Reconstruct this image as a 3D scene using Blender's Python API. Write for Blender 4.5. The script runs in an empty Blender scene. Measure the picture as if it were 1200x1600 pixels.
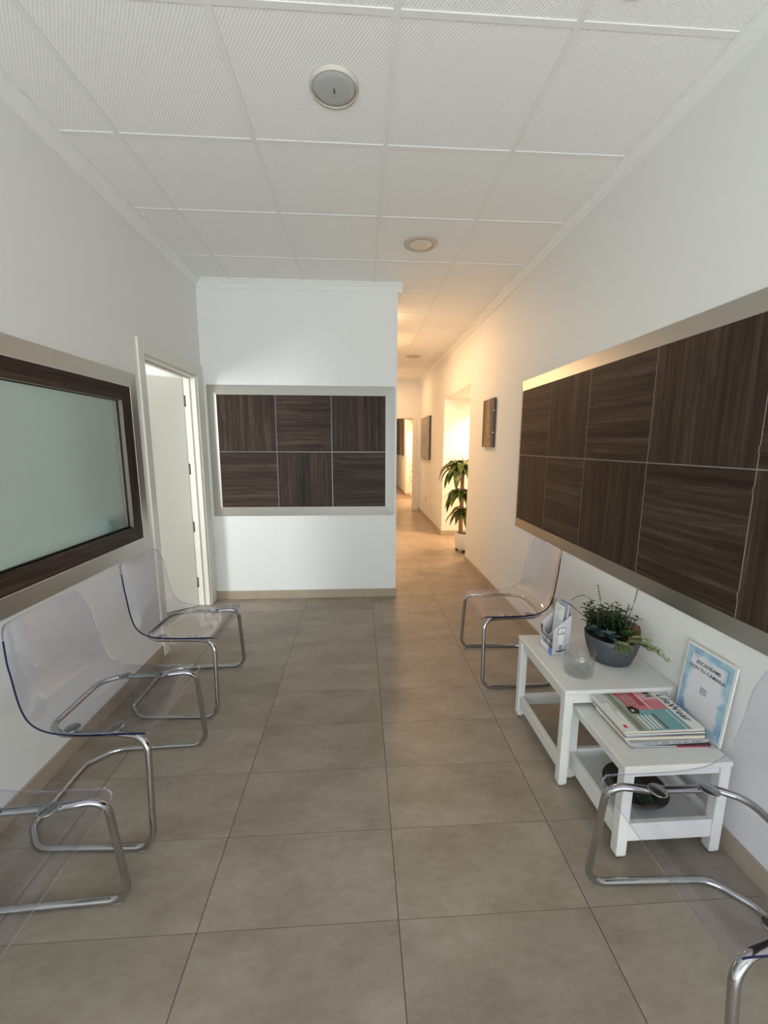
import bpy, bmesh, math, random
from mathutils import Vector, Matrix, Quaternion
C = bpy.context.scene.collection
rnd = random.Random(7)
PI = math.pi

# ------------------------------------------------------------------ camera
F_PX, PITCH, YAW, ROLL, CAM_H = 640.2, 9.2848, 3.4187, 0.1715, 1.4263
cy, sy = math.cos(math.radians(YAW)), math.sin(math.radians(YAW))
cp, sp = math.cos(math.radians(PITCH)), math.sin(math.radians(PITCH))
cr, sr = math.cos(math.radians(ROLL)), math.sin(math.radians(ROLL))
fwd = Vector((sy*cp, cy*cp, -sp)); right = Vector((cy, -sy, 0)); up = right.cross(fwd)
right, up = cr*right + sr*up, -sr*right + cr*up
cam_data = bpy.data.cameras.new('camera'); cam = bpy.data.objects.new('camera', cam_data); C.objects.link(cam)
cam_data.sensor_fit = 'VERTICAL'; cam_data.sensor_height = 32.0; cam_data.lens = F_PX/1600*32.0
cam_data.clip_start = 0.02; cam_data.clip_end = 100
m = Matrix((right, up, -fwd)).transposed().to_4x4(); m.translation = (0, 0, CAM_H); cam.matrix_world = m
bpy.context.scene.camera = cam

# ------------------------------------------------------------------ light and exposure
sc = bpy.context.scene
sc.view_settings.view_transform = 'Standard'; sc.view_settings.look = 'None'
sc.view_settings.exposure = -0.07; sc.view_settings.gamma = 1.0; sc.view_settings.use_curve_mapping = False
sc.cycles.use_denoising = True
sc.cycles.max_bounces = 12; sc.cycles.diffuse_bounces = 6; sc.cycles.glossy_bounces = 6
sc.cycles.transmission_bounces = 10; sc.cycles.transparent_max_bounces = 40
sc.cycles.sample_clamp_indirect = 6.0
world = bpy.data.worlds.new('world'); sc.world = world; world.use_nodes = True
bg = world.node_tree.nodes['Background']; bg.inputs[0].default_value = (0.75, 0.87, 1.0, 1); bg.inputs[1].default_value = 1.2

def area(name, loc, direction, sx, sy_, watts, col, spread=180):
    l = bpy.data.lights.new(name, 'AREA'); l.shape = 'RECTANGLE'; l.size = sx; l.size_y = sy_
    l.energy = watts; l.color = col; l.spread = math.radians(spread)
    o = bpy.data.objects.new(name, l); C.objects.link(o); o.location = loc
    o.rotation_euler = Vector(direction).to_track_quat('-Z', 'Z').to_euler()
    return o
def spot(name, loc, direction, watts, col, size=110, blend=0.5, rad=0.06):
    l = bpy.data.lights.new(name, 'SPOT'); l.energy = watts; l.color = col
    l.spot_size = math.radians(size); l.spot_blend = blend; l.shadow_soft_size = rad
    o = bpy.data.objects.new(name, l); C.objects.link(o); o.location = loc
    o.rotation_euler = Vector(direction).to_track_quat('-Z', 'Z').to_euler()
    return o
DAY = (0.93, 0.985, 1.0)
WARM = (1.0, 0.60, 0.31)
area('daylight_street', (0.0, -2.08, 0.80), (0, 1, 0.12), 2.3, 1.4, 58, (0.86, 0.94, 1.0))            # shop window behind the camera
area('upward_fill', (0.0, -3.0, 0.10), (0, 0.66, 0.75), 2.6, 1.4, 132, (1.0, 0.985, 0.92))    # added upward fill for the ceiling, as if bounced off pavement outside
area('daylight_office', (-3.95, 0.9, 1.5), (1, 0.35, 0), 1.8, 1.4, 185, (0.94, 0.985, 0.98))   # window of the side room
spot('niche_lamp', (1.95, 5.95, 2.10), (0, 0.05, -1), 140, WARM, 130, 0.6)
area('niche_glow', (2.3, 5.5, 2.11), (0, 0, -1), 0.6, 0.6, 42, WARM)
area('corridor_fill', (0.40, 4.62, 2.755), (0, 0, -1), 0.12, 0.12, 15, WARM)  # unseen warm light, added to spill onto the far floor
area('corridor_fill', (0.47, 5.6, 2.755), (0, 0, -1), 0.2, 0.2, 12, WARM)  # no fixture here; added out of view to warm the corridor
area('corridor_fill', (0.50, 8.1, 2.755), (0, 0, -1), 0.2, 0.2, 13, WARM)
spot('far_niche_lamp', (1.9, 10.9, 2.10), (0, 0.05, -1), 260, WARM, 150, 0.6)
area('far_corridor_lamp', (0.6, 11.0, 2.755), (0, 0, -1), 0.2, 0.2, 55, WARM)

# ------------------------------------------------------------------ materials
def new_mat(name):
    mt = bpy.data.materials.new(name); mt.use_nodes = True
    nt = mt.node_tree; b = nt.nodes['Principled BSDF']
    return mt, nt, b
def N(nt, typ, **k):
    n = nt.nodes.new(typ)
    for a, v in k.items(): setattr(n, a, v)
    return n
def lk(nt, a, b): nt.links.new(a, b)
def math_n(nt, op, a, b=None):
    n = N(nt, 'ShaderNodeMath', operation=op)
    for i, v in enumerate((a, b)):
        if v is None: continue
        if isinstance(v, (int, float)): n.inputs[i].default_value = v
        else: lk(nt, v, n.inputs[i])
    return n.outputs[0]
def ramp(nt, fac, stops):
    r = N(nt, 'ShaderNodeValToRGB'); e = r.color_ramp.elements
    while len(e) < len(stops): e.new(0.5)
    for i, (p, c) in enumerate(stops): e[i].position = p; e[i].color = (*c, 1)
    lk(nt, fac, r.inputs[0]); return r.outputs[0]
def mixc(nt, fac, a, b):
    n = N(nt, 'ShaderNodeMix', data_type='RGBA')
    for i, v in ((0, fac), (6, a), (7, b)):
        if isinstance(v, (int, float)): n.inputs[i].default_value = v
        elif isinstance(v, tuple): n.inputs[i].default_value = (*v, 1)
        else: lk(nt, v, n.inputs[i])
    return n.outputs[2]
def noise(nt, vec, scale, detail=3, rough=0.5):
    n = N(nt, 'ShaderNodeTexNoise'); n.inputs['Scale'].default_value = scale
    n.inputs['Detail'].default_value = detail; n.inputs['Roughness'].default_value = rough
    if vec is not None: lk(nt, vec, n.inputs['Vector'])
    return n.outputs[0]
def pos(nt): return N(nt, 'ShaderNodeNewGeometry').outputs['Position']
def objco(nt): return N(nt, 'ShaderNodeTexCoord').outputs['Object']
def mapped(nt, vec, scale, loc=(0, 0, 0)):
    n = N(nt, 'ShaderNodeMapping'); n.inputs['Scale'].default_value = scale; n.inputs['Location'].default_value = loc
    lk(nt, vec, n.inputs['Vector']); return n.outputs[0]
def bump(nt, b, h, strength, dist=0.01):
    n = N(nt, 'ShaderNodeBump'); n.inputs['Strength'].default_value = strength; n.inputs['Distance'].default_value = dist
    lk(nt, h, n.inputs['Height']); lk(nt, n.outputs[0], b.inputs['Normal'])

def plain(name, col, rough=0.5, metal=0.0, var=0.06, scale=30, bmp=0.0, spec=0.5, coat=0.0):
    mt, nt, b = new_mat(name)
    b.inputs['Roughness'].default_value = rough; b.inputs['Metallic'].default_value = metal
    b.inputs['Specular IOR Level'].default_value = spec; b.inputs['Coat Weight'].default_value = coat
    f = noise(nt, objco(nt), scale, 3)
    lo = tuple(c*(1-var) for c in col); hi = tuple(min(1, c*(1+var)) for c in col)
    lk(nt, mixc(nt, f, lo, hi), b.inputs['Base Color'])
    if bmp: bump(nt, b, f, bmp, 0.002)
    return mt

M = {}
M['wall'] = plain('painted_wall', (0.80, 0.805, 0.79), 0.55, var=0.012, scale=3, spec=0.3)
M['cornice'] = plain('plaster_cornice', (0.80, 0.805, 0.79), 0.6, var=0.01, spec=0.3)
M['bar'] = plain('ceiling_bar', (0.78, 0.78, 0.76), 0.5, var=0.01)
M['cream'] = plain('cream_lacquer', (0.78, 0.76, 0.69), 0.35, var=0.03, scale=4)
M['skirting'] = plain('beige_skirting', (0.40, 0.33, 0.25), 0.35, var=0.14, scale=7)
M['chrome'] = plain('chrome', (0.50, 0.50, 0.51), 0.07, 1.0, var=0.02)
M['joint'] = plain('joint_strip', (0.30, 0.29, 0.29), 0.35, 0.3)
M['hinge'] = plain('dark_hinge', (0.10, 0.09, 0.08), 0.35, 0.8)
M['black'] = plain('black_rubber', (0.012, 0.012, 0.012), 0.5)
M['taupe'] = plain('taupe_strip', (0.25, 0.22, 0.19), 0.4)
M['white'] = plain('white_wood_paint', (0.73, 0.725, 0.70), 0.32, var=0.04, scale=12)
M['whitein'] = plain('white_tray_paint', (0.72, 0.72, 0.71), 0.4, var=0.03)
M['paper'] = plain('paper', (0.78, 0.775, 0.75), 0.55, var=0.03)
M['cream_paper'] = plain('cream_paper', (0.72, 0.64, 0.53), 0.55)
M['ink'] = plain('black_ink', (0.015, 0.015, 0.018), 0.5)
M['greyink'] = plain('grey_ink', (0.25, 0.26, 0.28), 0.5)
M['darkpaper'] = plain('dark_cover', (0.03, 0.028, 0.03), 0.3)
M['magenta'] = plain('magenta_cover', (0.35, 0.02, 0.09), 0.3)
M['silverpaper'] = plain('silver_cover', (0.42, 0.43, 0.45), 0.3)
M['navy'] = plain('navy_cover', (0.03, 0.05, 0.22), 0.3)
M['sage'] = plain('cover_sage', (0.36, 0.40, 0.31), 0.3)
M['sagedark'] = plain('cover_sage_dark', (0.22, 0.24, 0.19), 0.3)
M['pink'] = plain('cover_pink', (0.62, 0.17, 0.20), 0.3)
M['pinkpale'] = plain('cover_pale_pink', (0.66, 0.30, 0.32), 0.3)
M['red'] = plain('cover_red', (0.42, 0.05, 0.07), 0.3)
M['teal'] = plain('cover_teal', (0.16, 0.36, 0.38), 0.3)
M['tealdark'] = plain('cover_dark_teal', (0.10, 0.10, 0.08), 0.3)
M['brightred'] = plain('logo_red', (0.62, 0.03, 0.03), 0.3)
M['skin'] = plain('print_skin', (0.50, 0.26, 0.17), 0.4)
M['blueprint'] = plain('print_blue', (0.10, 0.22, 0.55), 0.4)
M['screen'] = plain('print_screen', (0.32, 0.48, 0.54), 0.4)
M['lilac'] = plain('lilac_card', (0.56, 0.53, 0.57), 0.45, var=0.03)
M['slate'] = plain('slate_pot', (0.060, 0.065, 0.075), 0.5, var=0.05)
M['soil'] = plain('soil', (0.03, 0.02, 0.013), 0.9, var=0.5, scale=60, bmp=0.6)
M['potwhite'] = plain('white_pot', (0.76, 0.75, 0.72), 0.3)
M['bark'] = plain('bark', (0.36, 0.22, 0.12), 0.8, var=0.35, scale=40, bmp=0.6)
M['stem'] = plain('plant_stem', (0.07, 0.10, 0.03), 0.6)
M['leafdark'] = plain('leaf_dark', (0.022, 0.050, 0.018), 0.38, var=0.4, scale=20)
M['leafmid'] = plain('leaf_mid', (0.07, 0.15, 0.03), 0.4, var=0.3)
M['bud'] = plain('bud', (0.16, 0.20, 0.07), 0.6)
M['bluegreen'] = plain('blue_green_leaf', (0.075, 0.14, 0.14), 0.5, var=0.2)
M['variegated'] = plain('variegated_leaf', (0.36, 0.41, 0.20), 0.5, var=0.5, scale=120)
M['cactus'] = plain('rust_cactus', (0.10, 0.045, 0.018), 0.9, var=0.5, scale=90, bmp=0.8)
M['dish'] = plain('dark_brown_dish', (0.022, 0.013, 0.010), 0.4, var=0.2)
M['dishgreen'] = plain('dark_green_leafy', (0.012, 0.045, 0.030), 0.25, var=0.5, scale=40)
M['socket'] = plain('socket_cream', (0.58, 0.54, 0.46), 0.4)
M['lampring'] = plain('lamp_ring', (0.52, 0.45, 0.37), 0.35)
M['lampringpale'] = plain('lamp_ring_pale', (0.60, 0.57, 0.50), 0.35)
M['lampglass'] = plain('lamp_diffuser', (0.44, 0.45, 0.43), 0.25)
M['lampglasswarm'] = plain('lamp_diffuser_warm', (0.70, 0.64, 0.55), 0.3)

# corn plant leaf with a paler stripe
mt, nt, b = new_mat('corn_plant_leaf'); M['corn'] = mt
f = noise(nt, mapped(nt, pos(nt), (1, 1, 1)), 9, 3)
lk(nt, ramp(nt, f, [(0.3, (0.020, 0.050, 0.008)), (0.55, (0.055, 0.10, 0.015)), (0.75, (0.20, 0.24, 0.04))]), b.inputs['Base Color'])
b.inputs['Roughness'].default_value = 0.35

# floor tiles 60 x 30 cm with fine joints
mt, nt, b = new_mat('floor_tile'); M['floor'] = mt
P_ = pos(nt); sx = N(nt, 'ShaderNodeSeparateXYZ'); lk(nt, P_, sx.inputs[0])
X0, Y0 = -0.4906, 1.0256
ux = math_n(nt, 'SUBTRACT', sx.outputs[0], X0); uy = math_n(nt, 'SUBTRACT', sx.outputs[1], Y0)
gx = math_n(nt, 'LESS_THAN', math_n(nt, 'PINGPONG', ux, 0.3), 0.0017)
gy = math_n(nt, 'LESS_THAN', math_n(nt, 'PINGPONG', uy, 0.15), 0.0011)
ix = math_n(nt, 'FLOOR', math_n(nt, 'DIVIDE', ux, 0.6)); iy = math_n(nt, 'FLOOR', math_n(nt, 'DIVIDE', uy, 0.3))
cmb = N(nt, 'ShaderNodeCombineXYZ'); lk(nt, ix, cmb.inputs[0]); lk(nt, iy, cmb.inputs[1])
wn = N(nt, 'ShaderNodeTexWhiteNoise', noise_dimensions='3D'); lk(nt, cmb.outputs[0], wn.inputs['Vector'])
off = N(nt, 'ShaderNodeVectorMath', operation='MULTIPLY_ADD'); lk(nt, wn.outputs['Color'], off.inputs[0])
off.inputs[1].default_value = (7, 7, 7); lk(nt, P_, off.inputs[2])
n1 = noise(nt, mapped(nt, off.outputs[0], (0.7, 1.3, 1)), 4.5, 8, 0.66)
n2 = noise(nt, mapped(nt, off.outputs[0], (1.0, 2.2, 1)), 22, 6, 0.7)
nn = math_n(nt, 'ADD', math_n(nt, 'MULTIPLY', n1, 0.7), math_n(nt, 'MULTIPLY', n2, 0.3))
base = ramp(nt, nn, [(0.34, (0.232, 0.190, 0.148)), (0.5, (0.305, 0.257, 0.206)), (0.66, (0.375, 0.322, 0.266))])
tint = N(nt, 'ShaderNodeHueSaturation'); lk(nt, base, tint.inputs['Color'])
lk(nt, math_n(nt, 'ADD', math_n(nt, 'MULTIPLY', wn.outputs['Value'], 0.10), 0.95), tint.inputs['Value'])
c1 = mixc(nt, math_n(nt, 'MULTIPLY', gy, 0.75), tint.outputs[0], (0.11, 0.085, 0.065))
lk(nt, mixc(nt, math_n(nt, 'MULTIPLY', gx, 0.9), c1, (0.07, 0.055, 0.045)), b.inputs['Base Color'])
lk(nt, math_n(nt, 'ADD', math_n(nt, 'MULTIPLY', n2, 0.15), 0.30), b.inputs['Roughness'])
b.inputs['Specular IOR Level'].default_value = 0.4
bump(nt, b, math_n(nt, 'SUBTRACT', math_n(nt, 'MULTIPLY', n2, 0.15), math_n(nt, 'MAXIMUM', gx, gy)), 0.25, 0.003)

# ceiling board with a woven emboss
mt, nt, b = new_mat('ceiling_tile'); M['ceiling'] = mt
sx = N(nt, 'ShaderNodeSeparateXYZ'); lk(nt, pos(nt), sx.inputs[0])
def wavy(a, bb, pitch):
    s = math_n(nt, 'ADD', math_n(nt, 'MULTIPLY', sx.outputs[0], a), math_n(nt, 'MULTIPLY', sx.outputs[1], bb))
    return math_n(nt, 'SINE', math_n(nt, 'MULTIPLY', s, 2*PI/pitch))
h = math_n(nt, 'ADD', wavy(0.83, 0.56, 0.0105), math_n(nt, 'MULTIPLY', wavy(-0.56, 0.83, 0.016), 0.5))
h = math_n(nt, 'MULTIPLY', h, math_n(nt, 'ADD', noise(nt, pos(nt), 60, 2), 0.4))
b.inputs['Base Color'].default_value = (0.83, 0.83, 0.81, 1); b.inputs['Roughness'].default_value = 0.8
bump(nt, b, h, 0.2, 0.003)

# brushed aluminium
mt, nt, b = new_mat('brushed_aluminium'); M['alu'] = mt
b.inputs['Metallic'].default_value = 1.0; b.inputs['Roughness'].default_value = 0.44
f = noise(nt, mapped(nt, objco(nt), (40, 40, 260)), 4, 3)
lk(nt, mixc(nt, f, (0.47, 0.46, 0.42), (0.57, 0.56, 0.52)), b.inputs['Base Color'])

# walnut veneer, grain upright or level
def wood(name, scale):
    mt, nt, b = new_mat(name)
    oi = N(nt, 'ShaderNodeObjectInfo'); off = N(nt, 'ShaderNodeVectorMath', operation='MULTIPLY_ADD')
    cm = N(nt, 'ShaderNodeCombineXYZ')
    for i in range(3): lk(nt, oi.outputs['Random'], cm.inputs[i])
    lk(nt, cm.outputs[0], off.inputs[0]); off.inputs[1].default_value = (13, 17, 19); lk(nt, pos(nt), off.inputs[2])
    wz = noise(nt, mapped(nt, off.outputs[0], tuple(max(0.6, s*0.05) for s in scale)), 2.2, 2)
    ad = N(nt, 'ShaderNodeVectorMath', operation='ADD'); lk(nt, mapped(nt, off.outputs[0], scale), ad.inputs[0])
    cm2 = N(nt, 'ShaderNodeCombineXYZ')
    for i in range(3): lk(nt, math_n(nt, 'MULTIPLY', wz, 2.6), cm2.inputs[i])
    lk(nt, cm2.outputs[0], ad.inputs[1])
    a = noise(nt, ad.outputs[0], 1.0, 3, 0.55); f2 = noise(nt, ad.outputs[0], 5.0, 3, 0.6); f3 = noise(nt, ad.outputs[0], 0.28, 2)
    v = math_n(nt, 'ADD', math_n(nt, 'ADD', math_n(nt, 'MULTIPLY', a, 0.45), math_n(nt, 'MULTIPLY', f2, 0.3)), math_n(nt, 'MULTIPLY', f3, 0.25))
    lk(nt, ramp(nt, v, [(0.36, (0.018, 0.0105, 0.0075)), (0.5, (0.045, 0.028, 0.020)), (0.64, (0.094, 0.064, 0.048))]), b.inputs['Base Color'])
    b.inputs['Roughness'].default_value = 0.5; b.inputs['Specular IOR Level'].default_value = 0.15
    bump(nt, b, f2, 0.08, 0.002)
    return mt
M['woodV'] = wood('walnut_upright', (42, 42, 0.9))
M['woodH'] = wood('walnut_level', (0.9, 0.9, 42))
M['woodY'] = M['woodH']

# clear plastic: a thin see-through sheet with mirror-like sheen
def clear(name, tint, edge=False, gloss=0.05, rough=0.03):
    mt, nt, b = new_mat(name); nt.nodes.remove(b)
    out = nt.nodes['Material Output']
    tr = N(nt, 'ShaderNodeBsdfTransparent'); tr.inputs[0].default_value = (*tint, 1)
    gl = N(nt, 'ShaderNodeBsdfGlossy'); gl.inputs['Roughness'].default_value = rough
    fr = N(nt, 'ShaderNodeFresnel'); geo = N(nt, 'ShaderNodeNewGeometry')
    ior = N(nt, 'ShaderNodeMapRange'); ior.inputs[3].default_value = 1.42; ior.inputs[4].default_value = 1/1.42
    lk(nt, geo.outputs['Backfacing'], ior.inputs[0]); lk(nt, ior.outputs[0], fr.inputs['IOR'])
    mx = N(nt, 'ShaderNodeMixShader'); lk(nt, fr.outputs[0], mx.inputs[0]); lk(nt, tr.outputs[0], mx.inputs[1]); lk(nt, gl.outputs[0], mx.inputs[2])
    lk(nt, mx.outputs[0], out.inputs[0]); return mt
M['clear'] = clear('clear_acrylic', (0.935, 0.933, 0.965))
M['glass'] = clear('clear_glass', (0.95, 0.96, 0.96))
M['pebble'] = clear('clear_pebble', (0.985, 0.985, 0.985), rough=0.05)
M['pane'] = clear('window_glass', (0.97, 0.98, 0.98))
def edge_mat(name, front, w, inner, wi):          # internal reflection put into the colour: dark from outside, pale through the sheet
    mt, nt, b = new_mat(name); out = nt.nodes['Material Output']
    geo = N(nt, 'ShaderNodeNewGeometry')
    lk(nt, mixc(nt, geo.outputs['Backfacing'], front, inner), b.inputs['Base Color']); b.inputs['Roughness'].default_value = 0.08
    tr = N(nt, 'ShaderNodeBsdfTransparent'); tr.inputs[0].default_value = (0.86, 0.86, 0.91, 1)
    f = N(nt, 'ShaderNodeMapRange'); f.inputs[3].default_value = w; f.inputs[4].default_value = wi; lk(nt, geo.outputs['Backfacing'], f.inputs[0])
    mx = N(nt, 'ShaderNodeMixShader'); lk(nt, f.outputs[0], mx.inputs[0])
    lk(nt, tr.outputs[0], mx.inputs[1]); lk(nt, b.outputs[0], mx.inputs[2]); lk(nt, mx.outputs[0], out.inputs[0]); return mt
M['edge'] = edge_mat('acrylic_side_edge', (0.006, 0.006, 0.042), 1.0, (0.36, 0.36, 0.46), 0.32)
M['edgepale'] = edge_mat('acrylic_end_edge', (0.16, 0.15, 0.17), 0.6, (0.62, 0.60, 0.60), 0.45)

# frosted glass of the inner window
mt, nt, b = new_mat('frosted_glass'); M['frost'] = mt; out = nt.nodes['Material Output']
rf = N(nt, 'ShaderNodeBsdfRefraction'); rf.inputs['Roughness'].default_value = 0.34; rf.inputs['IOR'].default_value = 1.12
rf.inputs[0].default_value = (0.50, 0.545, 0.51, 1)
tl = N(nt, 'ShaderNodeBsdfTranslucent'); tl.inputs[0].default_value = (0.47, 0.515, 0.48, 1)
df = N(nt, 'ShaderNodeBsdfDiffuse'); df.inputs[0].default_value = (0.34, 0.39, 0.36, 1)
m1 = N(nt, 'ShaderNodeMixShader'); m1.inputs[0].default_value = 0.28; lk(nt, rf.outputs[0], m1.inputs[1]); lk(nt, tl.outputs[0], m1.inputs[2])
m2 = N(nt, 'ShaderNodeMixShader'); m2.inputs[0].default_value = 0.22; lk(nt, m1.outputs[0], m2.inputs[1]); lk(nt, df.outputs[0], m2.inputs[2])
gl = N(nt, 'ShaderNodeBsdfGlossy'); gl.inputs['Roughness'].default_value = 0.3
m3 = N(nt, 'ShaderNodeMixShader'); m3.inputs[0].default_value = 0.06; lk(nt, m2.outputs[0], m3.inputs[1]); lk(nt, gl.outputs[0], m3.inputs[2])
lk(nt, m3.outputs[0], out.inputs[0])

# translucent pale blue plastic
mt, nt, b = new_mat('pale_blue_plastic'); M['boxblue'] = mt
b.inputs['Base Color'].default_value = (0.62, 0.76, 0.86, 1); b.inputs['Roughness'].default_value = 0.4
tl = N(nt, 'ShaderNodeBsdfTranslucent'); tl.inputs[0].default_value = (0.75, 0.88, 0.97, 1)
mx = N(nt, 'ShaderNodeMixShader'); mx.inputs[0].default_value = 0.65
lk(nt, b.outputs[0], mx.inputs[1]); lk(nt, tl.outputs[0], mx.inputs[2]); lk(nt, mx.outputs[0], nt.nodes['Material Output'].inputs[0])

# watercolour sheet of the table sign: washes along its border (object coordinates: y across, z up)
mt, nt, b = new_mat('watercolour_sheet'); M['watercolour'] = mt
oc = objco(nt); sx = N(nt, 'ShaderNodeSeparateXYZ'); lk(nt, oc, sx.inputs[0])
dy = math_n(nt, 'SUBTRACT', 0.098, math_n(nt, 'ABSOLUTE', sx.outputs[1]))
dz = math_n(nt, 'SUBTRACT', 0.141, math_n(nt, 'ABSOLUTE', math_n(nt, 'SUBTRACT', sx.outputs[2], 0.15)))
dist = math_n(nt, 'MINIMUM', dy, dz)
n1 = noise(nt, oc, 16, 2, 0.4); n2 = noise(nt, mapped(nt, oc, (1, 1, 1), (3, 5, 2)), 11, 2, 0.4); n3 = noise(nt, oc, 40, 3)
edge_f = math_n(nt, 'ADD', math_n(nt, 'MULTIPLY', dist, -26), math_n(nt, 'MULTIPLY', n1, 2.5))
msk = N(nt, 'ShaderNodeMapRange', interpolation_type='SMOOTHSTEP'); lk(nt, edge_f, msk.inputs[0])
msk.inputs[1].default_value = 0.25; msk.inputs[2].default_value = 1.0
wash = ramp(nt, n2, [(0.36, (0.07, 0.22, 0.52)), (0.47, (0.22, 0.45, 0.66)), (0.55, (0.30, 0.56, 0.60)), (0.66, (0.10, 0.28, 0.60))])
wash = mixc(nt, math_n(nt, 'MULTIPLY', n3, 0.6), wash, (0.60, 0.72, 0.80))
lk(nt, mixc(nt, msk.outputs[0], (0.74, 0.745, 0.78), wash), b.inputs['Base Color']); b.inputs['Roughness'].default_value = 0.2

# printed canvases
def canvas(name, stops, scale, stretch):
    mt, nt, b = new_mat(name)
    n = noise(nt, mapped(nt, objco(nt), stretch), scale, 5, 0.65)
    lk(nt, ramp(nt, n, stops), b.inputs['Base Color']); b.inputs['Roughness'].default_value = 0.6; return mt
mt, nt, b = new_mat('brown_canvas'); M['canvasbrown'] = mt     # a blurred pale upright figure on a brown ground
oc = objco(nt); sx = N(nt, 'ShaderNodeSeparateXYZ'); lk(nt, oc, sx.inputs[0]); n1 = noise(nt, oc, 26, 4, 0.6); n2 = noise(nt, oc, 9, 3)
wid = math_n(nt, 'ADD', math_n(nt, 'MULTIPLY', sx.outputs[2], -0.15), 0.045)
dd = math_n(nt, 'SUBTRACT', math_n(nt, 'ABSOLUTE', sx.outputs[1]), math_n(nt, 'ADD', wid, math_n(nt, 'MULTIPLY', n2, 0.03)))
mr = N(nt, 'ShaderNodeMapRange', interpolation_type='SMOOTHSTEP'); lk(nt, dd, mr.inputs[0]); mr.inputs[1].default_value = 0.055; mr.inputs[2].default_value = -0.035
lk(nt, mixc(nt, mr.outputs[0], ramp(nt, n1, [(0.3, (0.045, 0.034, 0.026)), (0.7, (0.125, 0.092, 0.068))]), ramp(nt, n1, [(0.35, (0.14, 0.085, 0.052)), (0.65, (0.36, 0.24, 0.16))])), b.inputs['Base Color'])
b.inputs['Roughness'].default_value = 0.5
M['canvasgrey'] = canvas('grey_canvas', [(0.3, (0.10, 0.09, 0.08)), (0.5, (0.30, 0.28, 0.25)), (0.7, (0.58, 0.55, 0.50))], 5, (1, 5, 1.2))
M['canvasdark'] = canvas('dark_canvas', [(0.3, (0.03, 0.02, 0.015)), (0.5, (0.10, 0.06, 0.04)), (0.7, (0.32, 0.24, 0.18))], 5, (1, 4, 0.6))

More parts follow.
